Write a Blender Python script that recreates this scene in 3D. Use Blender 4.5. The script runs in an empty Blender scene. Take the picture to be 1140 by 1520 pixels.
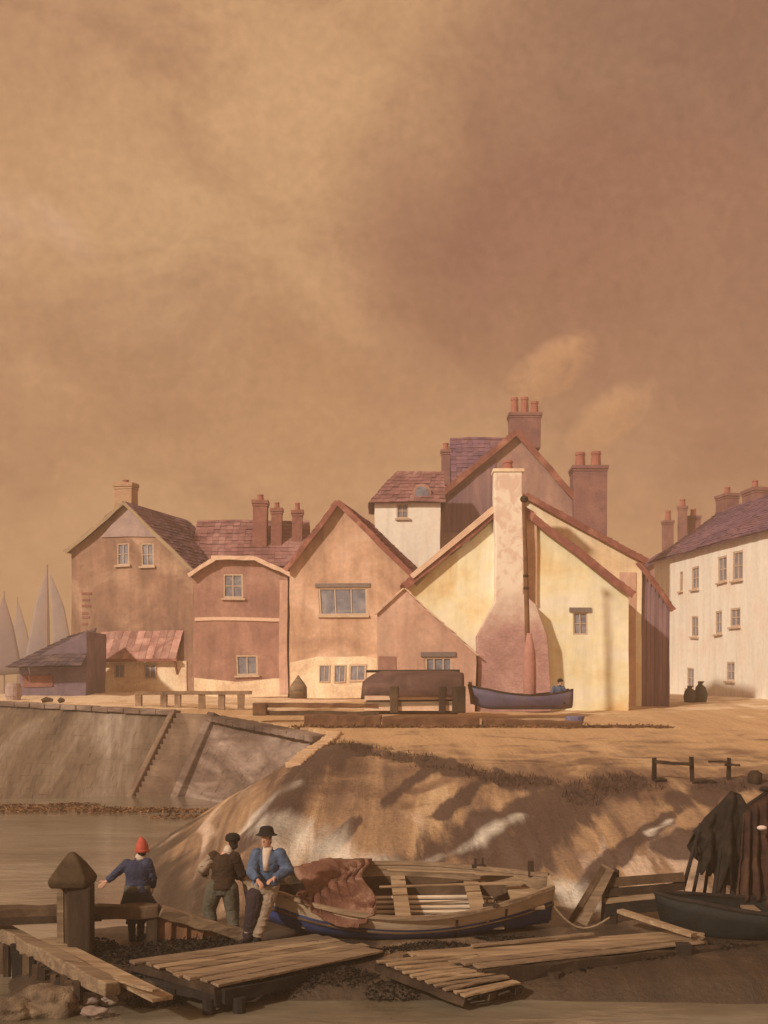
import bpy, bmesh, math, random
import numpy as np
from mathutils import Vector, Matrix, noise as mnoise
random.seed(7)
R = math.radians
S = bpy.context.scene
COL = S.collection
CAMZ, F, CX, HY = 4.14, 1800.0, 570.0, 1000.0     # camera height, focal length and horizon in photo pixels
WATER = -0.40

def P(px, py, Y):
    return Vector(((px-CX)/F*Y, Y, CAMZ-(py-HY)/F*Y))
def G(px, py, z=0.0):
    Y = (CAMZ-z)*F/(py-HY)
    return Vector(((px-CX)/F*Y, Y, z))

# ------------------------------------------------------------------ colours and materials
def lin(c):
    c /= 255.0
    return c/12.92 if c <= 0.04045 else ((c+0.055)/1.055)**2.4
LIGHT = (0.64, 0.46, 0.255)
def T(r, g, b, k=1.0):
    return tuple(min(0.85, max(0.004, k*lin(v)/l)) for v, l in zip((r, g, b), LIGHT)) + (1.0,)

DARKS = set('timber_dark timber_black timber_rust cloth_dark cloth_plum hat_dark hair net canvas_brown boat_green coat_brown weed_black wrack timber_brown coat_blue cap_wood canvas_red cloth_olive coat_teal'.split())
def mat(name, cols, scale=1.0, rough=0.85, bump=0.25, fine=14.0, stretch=(1, 1, 1), rot=(0, 0, 0), spec=0.3,
        island=0.0, brick=None, streak=0.0, world=False, dist=1.0, detail=6.0, grain=0.09):
    if name in DARKS: cols = [tuple(q*.58 for q in c[:3])+(1.0,) for c in cols]
    """blotchy two-scale surface: colours run through a distorted noise, a fine grain over it"""
    m = bpy.data.materials.new(name); m.use_nodes = True
    nt = m.node_tree; N = nt.nodes; L = nt.links
    b = N['Principled BSDF']
    b.inputs['Roughness'].default_value = rough
    b.inputs['Specular IOR Level'].default_value = spec
    if world:
        g = N.new('ShaderNodeNewGeometry'); src = g.outputs['Position']
    else:
        t = N.new('ShaderNodeTexCoord'); src = t.outputs['Object']
    mp = N.new('ShaderNodeMapping'); L.new(src, mp.inputs['Vector'])
    mp.inputs['Scale'].default_value = stretch; mp.inputs['Rotation'].default_value = rot
    mp.inputs['Location'].default_value = (random.uniform(-9, 9), random.uniform(-9, 9), random.uniform(-9, 9))
    n1 = N.new('ShaderNodeTexNoise'); L.new(mp.outputs[0], n1.inputs['Vector'])
    n1.inputs['Scale'].default_value = scale; n1.inputs['Detail'].default_value = detail
    n1.inputs['Distortion'].default_value = dist; n1.inputs['Roughness'].default_value = 0.6
    cr = N.new('ShaderNodeValToRGB'); L.new(n1.outputs['Fac'], cr.inputs['Fac'])
    k = len(cols); e = cr.color_ramp.elements
    while len(e) < k: e.new(0.5)
    for i, c in enumerate(cols):
        e[i].position = 0.30 + 0.40*i/max(1, k-1); e[i].color = c
    out = cr.outputs['Color']
    n2 = N.new('ShaderNodeTexNoise'); L.new(mp.outputs[0], n2.inputs['Vector'])
    n2.inputs['Scale'].default_value = scale*fine; n2.inputs['Detail'].default_value = 4
    mr = N.new('ShaderNodeMapRange'); L.new(n2.outputs['Fac'], mr.inputs['Value'])
    mr.inputs['From Min'].default_value = 0.3; mr.inputs['From Max'].default_value = 0.7
    mr.inputs['To Min'].default_value = 1-grain; mr.inputs['To Max'].default_value = 1+grain
    def mul(col, val):
        v = N.new('ShaderNodeVectorMath'); v.operation = 'SCALE'
        L.new(col, v.inputs[0]); L.new(val, v.inputs['Scale']); return v.outputs[0]
    out = mul(out, mr.outputs[0])
    hsrc = n2.outputs['Fac']
    if streak:   # rain streaks and damp patches
        ms = N.new('ShaderNodeMapping'); L.new(src, ms.inputs['Vector']); ms.inputs['Scale'].default_value = (1.6, 1.6, .22); ms.inputs['Location'].default_value = (random.uniform(-9, 9), 0, random.uniform(-9, 9))
        n3 = N.new('ShaderNodeTexNoise'); L.new(ms.outputs[0], n3.inputs['Vector']); n3.inputs['Scale'].default_value = 1.0; n3.inputs['Detail'].default_value = 7; n3.inputs['Distortion'].default_value = .5; n3.inputs['Roughness'].default_value = .65
        m3 = N.new('ShaderNodeMapRange'); L.new(n3.outputs['Fac'], m3.inputs['Value'])
        m3.inputs['From Min'].default_value = .35; m3.inputs['From Max'].default_value = .6; m3.inputs['To Min'].default_value = 1-streak; m3.inputs['To Max'].default_value = 1.05
        out = mul(out, m3.outputs[0])
    if island:
        g2 = N.new('ShaderNodeNewGeometry')
        m2 = N.new('ShaderNodeMapRange'); L.new(g2.outputs['Random Per Island'], m2.inputs['Value'])
        m2.inputs['To Min'].default_value = 1-island; m2.inputs['To Max'].default_value = 1+island
        out = mul(out, m2.outputs[0])
    if brick:
        bt = N.new('ShaderNodeTexBrick'); bm_ = N.new('ShaderNodeMapping'); L.new(src, bm_.inputs['Vector'])
        bm_.inputs['Rotation'].default_value = (R(90), 0, 0)
        L.new(bm_.outputs[0], bt.inputs['Vector'])
        bt.inputs['Scale'].default_value = brick[0]; bt.inputs['Mortar Size'].default_value = 0.03
        bt.inputs['Color1'].default_value = (1, 1, 1, 1); bt.inputs['Color2'].default_value = (1-brick[1],)*3+(1,)
        bt.inputs['Mortar'].default_value = (1-brick[1]*0.4,)*3+(1,)
        mx = N.new('ShaderNodeMix'); mx.data_type = 'RGBA'; mx.blend_type = 'MULTIPLY'
        mx.inputs['Factor'].default_value = 1.0
        L.new(out, mx.inputs['A']); L.new(bt.outputs['Color'], mx.inputs['B']); out = mx.outputs['Result']
    L.new(out, b.inputs['Base Color'])
    if bump:
        bp = N.new('ShaderNodeBump'); bp.inputs['Strength'].default_value = bump; bp.inputs['Distance'].default_value = 0.04
        L.new(hsrc, bp.inputs['Height']); L.new(bp.outputs[0], b.inputs['Normal'])
    return m

M = {}
M['plaster_brown'] = mat('plaster_brown', [T(106, 71, 49), T(128, 88, 59), T(154, 112, 76)], .4, bump=.3, streak=.22, brick=(3.2, .05))
M['plaster_rose'] = mat('plaster_rose', [T(116, 76, 56), T(136, 90, 64), T(150, 104, 74)], .5, streak=.2, brick=(3.2, .05))
M['plaster_tan'] = mat('plaster_tan', [T(136, 95, 64), T(160, 114, 76), T(180, 134, 94)], .4, streak=.2)
M['plaster_pink'] = mat('plaster_pink', [T(152, 106, 74), T(168, 120, 84), T(184, 138, 100)], .4, streak=.18)
M['plaster_yellow'] = mat('plaster_yellow', [T(184, 138, 76), T(202, 166, 112), T(212, 182, 138)], .26, streak=.12, grain=.05)
M['plaster_cream'] = mat('plaster_cream', [T(180, 138, 88), T(196, 158, 108), T(204, 168, 120)], .4, streak=.15, grain=.05)
M['plaster_white'] = mat('plaster_white', [T(196, 160, 120), T(210, 178, 138), T(218, 190, 152)], .35, streak=.09, grain=.05)
M['limewash'] = mat('limewash', [T(172, 130, 86), T(192, 152, 104), T(204, 166, 116)], .7, streak=.15, grain=.12)
M['plaster_mauve'] = mat('plaster_mauve', [T(112, 74, 58), T(132, 92, 68), T(152, 108, 76)], .35, streak=.15)
M['tile_red'] = mat('tile_red', [T(92, 54, 44), T(112, 68, 54), T(134, 90, 70)], .6, island=.22)
M['tile_dark'] = mat('tile_dark', [T(88, 46, 36), T(106, 56, 42), T(122, 66, 46)], .6, island=.22)
M['tile_purple'] = mat('tile_purple', [T(76, 50, 54), T(94, 60, 58), T(112, 70, 58)], .5, island=.2)
M['tile_awning'] = mat('tile_awning', [T(114, 68, 50), T(140, 92, 68), T(162, 116, 86)], 1.5, island=.3)
M['slate'] = mat('slate', [T(118, 88, 70), T(128, 98, 76), T(138, 106, 80)], .8, island=.12)
M['shed_wall'] = mat('shed_wall', [T(82, 60, 56), T(98, 74, 66), T(116, 88, 74)], .6, streak=.15)
M['slate_dark'] = mat('slate_dark', [T(56, 40, 40), T(72, 52, 46), T(96, 70, 54)], .8, island=.15)
M['brick_red'] = mat('brick_red', [T(104, 58, 44), T(120, 70, 50), T(136, 82, 58)], 1.2, brick=(4.5, .25))
M['brick_mauve'] = mat('brick_mauve', [T(98, 60, 50), T(112, 70, 54), T(128, 82, 60)], .8, brick=(4.5, .2))
M['brick_tan'] = mat('brick_tan', [T(132, 92, 60), T(146, 104, 66), T(156, 112, 72)], 1.0, brick=(4.5, .15))
M['pot'] = mat('pot', [T(118, 64, 46), T(138, 78, 54)], 3)
M['board_red'] = mat('board_red', [T(92, 48, 34), T(114, 62, 43), T(140, 86, 58)], 1.2, stretch=(1, 1, 1))
M['board_pale'] = mat('board_pale', [T(176, 130, 90), T(190, 146, 102)], 2)
M['board_grey'] = mat('board_grey', [T(122, 94, 62), T(140, 108, 68)], 2)
M['frame_pale'] = mat('frame_pale', [T(150, 114, 78), T(172, 134, 94)], 3)
M['frame_dark'] = mat('frame_dark', [T(92, 72, 56), T(110, 86, 64)], 3)
M['glass'] = mat('glass', [T(74, 66, 60), T(104, 92, 80), T(128, 110, 90)], 1.6, rough=.18, bump=.05, spec=.5)
M['plank_shade_purple'] = mat('plank_shade_purple', [T(88, 60, 54), T(104, 72, 60), T(122, 84, 66)], 1.0, stretch=(3, 3, .25), island=.2)  # purple brown tone holds the shade of the dim side walls
M['timber_dark'] = mat('timber_dark', [T(40, 24, 14), T(56, 36, 21), T(76, 52, 31)], 2.0, stretch=(1, 1, .35), island=.15)
M['timber_black'] = mat('timber_black', [T(26, 18, 13), T(38, 27, 19), T(52, 38, 27)], 2.0, island=.2)
M['timber_brown'] = mat('timber_brown', [T(66, 44, 26), T(86, 58, 34), T(108, 76, 46)], 1.6, island=.15)
M['timber_mid'] = mat('timber_mid', [T(82, 58, 36), T(104, 76, 48), T(122, 92, 58)], 5.0, island=.2, stretch=(.10, 1, 1), grain=.2, bump=.4, fine=5)
M['timber_pale'] = mat('timber_pale', [T(98, 70, 42), T(122, 90, 56), T(142, 108, 70)], 5.0, island=.16, stretch=(.10, 1, 1), grain=.2, bump=.4, fine=5)
M['timber_bleached'] = mat('timber_bleached', [T(140, 108, 72), T(172, 138, 98), T(190, 156, 114)], 5.0, island=.12, stretch=(.10, 1, 1), grain=.2, bump=.4, fine=5)
M['timber_rust'] = mat('timber_rust', [T(100, 58, 34), T(120, 74, 42), T(140, 92, 52)], 1.4, island=.2)
M['stone'] = mat('stone', [T(64, 45, 30), T(94, 70, 46), T(130, 104, 76)], .4, island=.05, world=True, bump=.5, stretch=(1.3, .3, .3), rot=(0, R(40), R(20)), grain=.16)
M['stone_dark'] = mat('stone_dark', [T(56, 38, 26), T(92, 66, 46), T(136, 106, 78)], .6, island=.06, world=True, bump=.5, stretch=(.4, .3, 1.2), rot=(0, R(12), R(30)), grain=.16)
M['stone_pale'] = mat('stone_pale', [T(140, 100, 62), T(158, 116, 74), T(168, 128, 86)], .6, island=.12, world=True, bump=.4)
M['stone_step'] = mat('stone_step', [T(74, 50, 33), T(98, 70, 46), T(124, 92, 62)], .6, island=.1, world=True, bump=.4)
M['hull_umber'] = mat('hull_umber', [T(54, 33, 24), T(74, 47, 34), T(96, 64, 46)], 1.4, stretch=(.3, 1, 1))
M['timber_rail'] = mat('timber_rail', [T(88, 60, 38), T(112, 80, 50), T(136, 100, 66)], 1.6)
M['rock'] = mat('rock', [T(46, 33, 20), T(84, 61, 38), T(118, 90, 58)], 2.2, bump=.6)
M['boat_white'] = mat('boat_white', [T(118, 90, 58), T(142, 110, 74), T(154, 122, 84)], .9, stretch=(.5, 1, 2), rough=.6, grain=.05)
M['boat_blue'] = mat('boat_blue', [T(36, 36, 42), T(46, 48, 64), T(62, 64, 92)], .9, stretch=(.5, 1, 3), rough=.45, spec=.5)
M['boat_green'] = mat('boat_green', [T(22, 20, 15), T(30, 29, 22), T(42, 42, 32)], 1.4, rough=.7, spec=.25)
M['boat_navy'] = mat('boat_navy', [T(62, 48, 46), T(72, 58, 62), T(92, 66, 50)], 1.0, rough=.6)
M['canvas_red'] = mat('canvas_red', [T(92, 52, 34), T(120, 72, 46), T(168, 122, 86)], 1.6, bump=.5)
M['canvas_brown'] = mat('canvas_brown', [T(38, 22, 15), T(66, 36, 22), T(92, 58, 34)], 2.2, bump=.6)
M['net'] = mat('net', [T(26, 18, 12), T(40, 28, 19), T(58, 42, 28)], 4.0, bump=.8)
M['sail_far'] = mat('sail_far', [T(112, 90, 76), T(126, 100, 80), T(140, 110, 82)], .12, grain=.06)
M['sail_mauve'] = mat('sail_mauve', [T(98, 76, 66), T(112, 86, 72), T(126, 96, 74)], .12, grain=.06)
M['hull_far'] = mat('hull_far', [T(112, 82, 64), T(130, 96, 72)], .5)
M['skin'] = mat('skin', [T(146, 96, 64), T(166, 114, 78)], 6, rough=.6, bump=.05)
M['wool_red'] = mat('wool_red', [T(128, 48, 30), T(150, 62, 38)], 8, bump=.3)
M['coat_blue'] = mat('coat_blue', [T(38, 36, 42), T(52, 50, 58), T(72, 66, 68)], 5, bump=.3)
M['coat_teal'] = mat('coat_teal', [T(60, 65, 66), T(76, 82, 86), T(98, 100, 100)], 5, bump=.3)
M['coat_brown'] = mat('coat_brown', [T(38, 23, 13), T(58, 36, 20), T(76, 46, 24)], 5, bump=.3)
M['cloth_dark'] = mat('cloth_dark', [T(30, 24, 22), T(44, 34, 30)], 6, bump=.3)
M['cloth_plum'] = mat('cloth_plum', [T(44, 28, 26), T(60, 42, 36)], 6, bump=.3)
M['cloth_olive'] = mat('cloth_olive', [T(72, 60, 40), T(88, 74, 50), T(100, 82, 56)], 5, bump=.3)
M['cloth_pale'] = mat('cloth_pale', [T(96, 72, 48), T(118, 91, 62), T(138, 108, 76)], 5, bump=.3)
M['shirt_pale'] = mat('shirt_pale', [T(150, 118, 84), T(170, 138, 102)], 5, bump=.3)
M['hat_dark'] = mat('hat_dark', [T(26, 19, 14), T(38, 28, 20)], 6, bump=.3)
M['hair'] = mat('hair', [T(40, 27, 18), T(58, 38, 24)], 9)
M['white_dab'] = mat('white_dab', [T(164, 128, 96), T(178, 142, 108)], 5)
M['puddle_blue'] = mat('puddle_blue', [T(78, 68, 72), T(96, 82, 86)], 4)
M['rope'] = mat('rope', [T(110, 80, 50), T(136, 104, 68)], 14, bump=.5)
M['wrack'] = mat('wrack', [T(62, 40, 24), T(84, 54, 32), T(104, 70, 42)], 1.5, island=.35)
M['weed_black'] = mat('weed_black', [T(24, 17, 11), T(38, 27, 17), T(54, 38, 22)], 1.5, island=.35)
M['tuft'] = mat('tuft', [T(74, 46, 26), T(96, 60, 32), T(116, 74, 40)], 1.2, island=.3)

# ------------------------------------------------------------------ mesh helper
class MB:
    def __init__(s): s.v = []; s.f = []; s.m = []
    def add(s, verts, faces, mi=0):
        o = len(s.v); s.v += [tuple(v) for v in verts]
        s.f += [[i+o for i in f] for f in faces]; s.m += [mi]*len(faces); return s
    def hexa(s, p, mi=0):   # p: 4 bottom (ccw), 4 top
        return s.add(p, [(3, 2, 1, 0), (4, 5, 6, 7), (0, 1, 5, 4), (1, 2, 6, 5), (2, 3, 7, 6), (3, 0, 4, 7)], mi)
    def box(s, c, d, rz=0.0, mi=0, tilt=None):
        c = Vector(c); h = Vector(d)/2; M3 = Matrix.Rotation(rz, 3, 'Z')
        if tilt is not None: M3 = M3 @ tilt
        q = [(-1, -1, -1), (1, -1, -1), (1, 1, -1), (-1, 1, -1), (-1, -1, 1), (1, -1, 1), (1, 1, 1), (-1, 1, 1)]
        return s.hexa([c + M3 @ Vector((a*h.x, b*h.y, e*h.z)) for a, b, e in q], mi)
    def bar(s, a, b, w, h, up=(0, 0, 1), mi=0, taper=1.0, jit=0.0):
        a = Vector(a); b = Vector(b); d = (b-a).normalized(); up = Vector(up)
        if abs(d.dot(up)) > .98: up = Vector((0, 1, 0))
        x = d.cross(up).normalized(); z = x.cross(d)
        def ring(c, k):
            r = [c - x*w/2*k - z*h/2*k, c + x*w/2*k - z*h/2*k, c + x*w/2*k + z*h/2*k, c - x*w/2*k + z*h/2*k]
            return [q + Vector((random.uniform(-jit, jit), random.uniform(-jit, jit), random.uniform(-jit, jit))) for q in r]
        r0, r1 = ring(a, 1), ring(b, taper)
        return s.add(r0+r1, [(0, 1, 2, 3), (7, 6, 5, 4), (1, 0, 4, 5), (2, 1, 5, 6), (3, 2, 6, 7), (0, 3, 7, 4)], mi)
    def beam(s, pts, w, h, up=(0, 0, 1), mi=0, jit=0.0, n=None):
        """one continuous squared timber along pts, a little uneven"""
        pts = [Vector(p) for p in pts]
        if n:
            P_ = pts; pts = []
            for i in range(n+1):
                t = i/n*(len(P_)-1); k = min(int(t), len(P_)-2); pts.append(P_[k].lerp(P_[k+1], t-k))
        o = len(s.v); up = Vector(up); k = len(pts)
        for i, p in enumerate(pts):
            d = (pts[min(i+1, k-1)]-pts[max(i-1, 0)]).normalized()
            u = up if abs(d.dot(up)) < .98 else Vector((0, 1, 0))
            x = d.cross(u).normalized(); z = x.cross(d)
            for a, b in ((-1, -1), (1, -1), (1, 1), (-1, 1)):
                s.v.append(tuple(p + x*a*w/2 + z*b*h/2 + Vector([random.uniform(-jit, jit) for _ in range(3)])))
        for i in range(k-1):
            for j in range(4):
                s.f.append([o+i*4+j, o+i*4+(j+1) % 4, o+(i+1)*4+(j+1) % 4, o+(i+1)*4+j]); s.m.append(mi)
        s.f += [[o+3, o+2, o+1, o], [o+(k-1)*4+j for j in range(4)]]; s.m += [mi, mi]; return s
    def tube(s, pts, rad, n=10, mi=0, cap=True, flat=1.0):
        pts = [Vector(p) for p in pts]; k = len(pts); rings = []
        if not isinstance(rad, (list, tuple)): rad = [rad]*k
        o = len(s.v); up = None
        for i, p in enumerate(pts):
            d = (pts[min(i+1, k-1)] - pts[max(i-1, 0)]).normalized()
            if up is None:
                up = Vector((0, 0, 1)) if abs(d.z) < .9 else Vector((0, 1, 0))
            x = d.cross(up).normalized(); z = x.cross(d).normalized(); up = z
            for j in range(n):
                a = 2*math.pi*j/n
                s.v.append(tuple(p + (x*math.cos(a) + z*math.sin(a)*flat)*rad[i]))
        fs = []
        for i in range(k-1):
            for j in range(n):
                fs.append((o+i*n+j, o+i*n+(j+1) % n, o+(i+1)*n+(j+1) % n, o+(i+1)*n+j))
        if cap:
            fs.append(tuple(o+j for j in reversed(range(n)))); fs.append(tuple(o+(k-1)*n+j for j in range(n)))
        s.f += [list(f) for f in fs]; s.m += [mi]*len(fs); return s
    def loft(s, rings, n=20, mi=0, cap=True):   # rings: (cx,cy,cz,rx,ry[,rot])
        o = len(s.v); k = len(rings)
        for q in rings:
            cx, cy, cz, rx, ry = q[:5]; rt = q[5] if len(q) > 5 else 0
            for j in range(n):
                a = 2*math.pi*j/n; x = rx*math.cos(a); y = ry*math.sin(a)
                s.v.append((cx + x*math.cos(rt) - y*math.sin(rt), cy + x*math.sin(rt) + y*math.cos(rt), cz))
        fs = []
        for i in range(k-1):
            for j in range(n):
                fs.append([o+i*n+j, o+i*n+(j+1) % n, o+(i+1)*n+(j+1) % n, o+(i+1)*n+j])
        if cap:
            fs.append([o+j for j in reversed(range(n))]); fs.append([o+(k-1)*n+j for j in range(n)])
        s.f += fs; s.m += [mi]*len(fs); return s
    def ball(s, c, r, n=12, sc=(1, 1, 1), mi=0):
        rings = []
        for i in range(n+1):
            a = math.pi*i/n - math.pi/2
            rr = max(.0005, math.cos(a)*r)
            rings.append((c[0], c[1], c[2]+math.sin(a)*r*sc[2], rr*sc[0], rr*sc[1]))
        return s.loft(rings, n+4, mi)
    def capsule(s, pts, rad, n=10):
        s.tube(pts, rad, n)
        if not isinstance(rad, (list, tuple)): rad = [rad]*len(pts)
        for p, r in zip(pts, rad): s.ball(p, r*.985, 8)
        return s
    def prism(s, poly, y0, y1, mi=0):           # poly in (x,z), ccw seen from -y
        n = len(poly)
        v = [(x, y0, z) for x, z in poly] + [(x, y1, z) for x, z in poly]
        f = [list(range(n)), list(reversed(range(n, 2*n)))] + [[(i+1) % n, i, n+i, n+(i+1) % n] for i in range(n)]
        return s.add(v, f, mi)
    def grid(s, pts, mi=0, closed=False):       # pts[i][j]
        a, b = len(pts), len(pts[0]); o = len(s.v)
        for r in pts: s.v += [tuple(p) for p in r]
        for i in range(a-1):
            for j in range(b-1):
                s.f.append([o+i*b+j, o+i*b+j+1, o+(i+1)*b+j+1, o+(i+1)*b+j]); s.m.append(mi)
        return s
    def build(s, name, m, parent=None, smooth=False, bevel=0, solid=0, subd=0, loc=None, fix=True, base=None):
        me = bpy.data.meshes.new(name)
        vv = s.v
        if base is not None: vv = [(x-base[0], y-base[1], z-base[2]) for x, y, z in vv]
        me.from_pydata(vv, [], s.f)
        ms = m if isinstance(m, (list, tuple)) else [m]
        for q in ms: me.materials.append(M[q] if isinstance(q, str) else q)
        if len(ms) > 1: me.polygons.foreach_set('material_index', s.m)
        if fix:
            bm = bmesh.new(); bm.from_mesh(me); bmesh.ops.recalc_face_normals(bm, faces=bm.faces); bm.to_mesh(me); bm.free()
        if smooth: me.polygons.foreach_set('use_smooth', [True]*len(me.polygons))
        ob = bpy.data.objects.new(name, me); COL.objects.link(ob)
        if parent is not None: ob.parent = parent
        if base is not None and parent is None: ob.location = base
        if loc is not None: ob.location = loc
        if solid:
            k = ob.modifiers.new('solid', 'SOLIDIFY'); k.thickness = solid; k.offset = 0
        if bevel:
            k = ob.modifiers.new('bevel', 'BEVEL'); k.width = bevel; k.segments = 2; k.limit_method = 'ANGLE'
        if subd:
            k = ob.modifiers.new('sub', 'SUBSURF'); k.levels = subd; k.render_levels = subd
        return ob

def bake(ob):
    dg = bpy.context.evaluated_depsgraph_get(); dg.update()
    me = bpy.data.meshes.new_from_object(ob.evaluated_get(dg), preserve_all_data_layers=True, depsgraph=dg)
    ob.modifiers.clear(); ob.data = me
    return ob
def tag(o, label=None, cat=None, group=None, kind=None):
    if label: o['label'] = label
    if cat: o['category'] = cat
    if group: o['group'] = group
    if kind: o['kind'] = kind
    return o
def empty(name, loc, label, cat, group=None, rz=0.0):
    e = bpy.data.objects.new(name, None); COL.objects.link(e); e.empty_display_size = .3
    e.location = loc; e.rotation_euler = (0, 0, rz)
    return tag(e, label, cat, group)
def copy_tree(o, parent=None):
    c = o.copy(); COL.objects.link(c); c.parent = parent
    for ch in list(o.children): copy_tree(ch, c)
    return c

# ------------------------------------------------------------------ terrain, water
def sstep(a, b, x):
    t = np.clip((x-a)/(b-a), 0, 1); return t*t*(3-2*t)
LANDP = [(-70, 51), (-15.8, 50.4), (-7.0, 47.2), (-1.55, 39.2), (-2.1, 34), (-2.5, 24), (-2.8, 20.3), (-4.9, 19.6), (-5.0, 17.0),
         (70, 17.0), (400, 17), (400, 500), (-18, 500), (-18, 59.5), (-70, 59.5)]
def outside(x, y):
    n = len(LANDP); inside = False; dm = 1e9
    for i in range(n):
        x0, y0 = LANDP[i]; x1, y1 = LANDP[(i+1) % n]
        if (y0 > y) != (y1 > y) and x < (x1-x0)*(y-y0)/(y1-y0)+x0: inside = not inside
        dx, dy = x1-x0, y1-y0
        t = max(0, min(1, ((x-x0)*dx+(y-y0)*dy)/(dx*dx+dy*dy)))
        dm = min(dm, math.hypot(x-x0-t*dx, y-y0-t*dy))
    return -dm if inside else dm
LY = [10, 16.2, 17.0, 18.0, 21, 22.2, 24.5, 28, 31, 36, 46, 50, 60, 500]
LZ = [-1.6, -.44, -.2, -.04, .05, .42, 1.02, 1.72, 1.95, 2.1, 2.45, 2.62, 2.95, 3.0]
def bp_(px, py):      # approximate spot on the bank for a point of the view
    Y = 18.0
    while Y < 44 and CAMZ-(py-HY)/F*Y > float(np.interp(Y, LY, LZ)): Y += .1
    return ((px-CX)/F*Y, Y)
RIDGES = [([bp_(*q) for q in pl], wd, am) for pl, wd, am in (
    ([(690, 1165), (640, 1210), (560, 1285)], .55, .05), ([(760, 1175), (690, 1225), (610, 1295)], .6, -.06), ([(860, 1200), (800, 1250), (740, 1300)], .6, -.06),
    ([(960, 1180), (900, 1240), (850, 1300)], .6, .05), ([(505, 1110), (440, 1175), (385, 1260)], .5, .10), ([(560, 1130), (490, 1190), (420, 1280)], .6, -.07))]
EARTH = [([bp_(*q) for q in pl], wd) for pl, wd in (
    ([(505, 1108), (560, 1118), (640, 1134), (700, 1148), (790, 1166)], .75), ([(500, 1112), (455, 1160), (400, 1235)], .5), ([(478, 1118), (425, 1175), (360, 1255)], .35), ([(640, 1145), (560, 1200), (480, 1262)], .22), ([(720, 1160), (650, 1215)], .2), ([(1010, 1200), (930, 1260), (870, 1320)], .2), ([(960, 1158), (880, 1180), (820, 1225), (740, 1292)], .9),
    ([(840, 1180), (740, 1225), (620, 1290)], .8), ([(1140, 1160), (1060, 1172), (1000, 1190)], .7), ([(1110, 1200), (1000, 1260)], .4))]
SHELL = [([bp_(*q) for q in pl], wd) for pl, wd in (
    ([(770, 1215), (725, 1240), (690, 1262), (640, 1280), (560, 1296)], .22), ([(440, 1225), (470, 1262), (500, 1285), (580, 1296)], .9), ([(440, 1165), (400, 1190), (360, 1215)], .30), ([(840, 1318), (866, 1340)], .4),
    ([(1000, 1215), (960, 1240)], .08))]
def near(x, y, strokes):
    v = 0
    for pl, wd in strokes:
        dm = 1e9
        for (x0, y0), (x1, y1) in zip(pl, pl[1:]):
            dx, dy = x1-x0, y1-y0; t = max(0, min(1, ((x-x0)*dx+(y-y0)*dy)/(dx*dx+dy*dy))); dm = min(dm, math.hypot(x-x0-t*dx, y-y0-t*dy))
        v = max(v, math.exp(-(dm/wd)**2))
    return v
def ground(x, y):
    z = float(np.interp(y, LY, LZ))
    z += .25*float(sstep(-5, -14, np.array(x)))*float(sstep(44, 50, np.array(y)))
    w = float(sstep(20.5, 23, np.array(y)))*(1-float(sstep(33, 42, np.array(y))))
    if w > 0:
        u = x*.82 - y*.57; v = x*.57 + y*.82         # gullies run down the bank to the left
        z += w*.06*mnoise.fractal(Vector((u*.55, v*.10, 3.1)), 1.0, 2.0, 4)
    z += .05*mnoise.fractal(Vector((x*.7, y*.7, 9.0)), 1.0, 2.0, 4)
    for pl, wd, am in RIDGES:
        dm = 1e9
        for (x0, y0), (x1, y1) in zip(pl, pl[1:]):
            dx, dy = x1-x0, y1-y0; t = max(0, min(1, ((x-x0)*dx+(y-y0)*dy)/(dx*dx+dy*dy))); dm = min(dm, math.hypot(x-x0-t*dx, y-y0-t*dy))
        if dm < wd*2.5: z += am*math.exp(-(dm/wd)**2)
    if y < 18.2: z += .16*mnoise.fractal(Vector((x*.35, y*.5, 2.0)), 1.0, 2.0, 4)*(18.2-y)/1.5*(1 if y > 16.7 else max(.3, (y-14)/2.7))
    d = outside(x, y)
    if d > 0: z = max(-1.6, min(z, z - d*(5.0 if y > 35 and x > -9 else 1.35 if y > 35 else .62) - (.3 if y > 37 else 0)))
    return z
xs = np.concatenate([np.linspace(-60, -19, 18), np.linspace(-18.3, 15, 210), np.linspace(16, 60, 20), np.linspace(75, 380, 8)])
ys = np.concatenate([np.linspace(11, 20, 42), np.linspace(20.16, 40, 130), np.linspace(40.4, 48, 20), np.linspace(48.5, 80, 40), np.linspace(85, 480, 16)])
mb = MB()
mb.grid([[(x, y, ground(x, y)) for x in xs] for y in ys])
gm = mat('bank_sand', [T(70, 47, 31), T(112, 79, 50), T(142, 102, 62), T(166, 126, 80)], .8, world=True, stretch=(1.3, .10, .4), rot=(0, 0, R(24)), bump=.6, dist=.6, fine=9)
# the bank: mud towards the tide line, orange sand on top, pale shell grit in streaks
nt = gm.node_tree; N = nt.nodes; L = nt.links; bs = N['Principled BSDF']
base = bs.inputs['Base Color'].links[0].from_socket
geo = N.new('ShaderNodeNewGeometry'); sep = N.new('ShaderNodeSeparateXYZ'); L.new(geo.outputs['Position'], sep.inputs[0])
nz = N.new('ShaderNodeTexNoise'); L.new(geo.outputs['Position'], nz.inputs['Vector']); nz.inputs['Scale'].default_value = .45; nz.inputs['Detail'].default_value = 6; nz.inputs['Distortion'].default_value = 1.2
def mathn(op, a, b, clamp=False):
    n = N.new('ShaderNodeMath'); n.operation = op; n.use_clamp = clamp
    for i, q in enumerate((a, b)):
        if isinstance(q, (int, float)): n.inputs[i].default_value = q
        else: L.new(q, n.inputs[i])
    return n.outputs[0]
def rng(v, a, b):
    n = N.new('ShaderNodeMapRange'); n.interpolation_type = 'SMOOTHSTEP'; L.new(v, n.inputs['Value'])
    n.inputs['From Min'].default_value = a; n.inputs['From Max'].default_value = b; return n.outputs[0]
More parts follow.
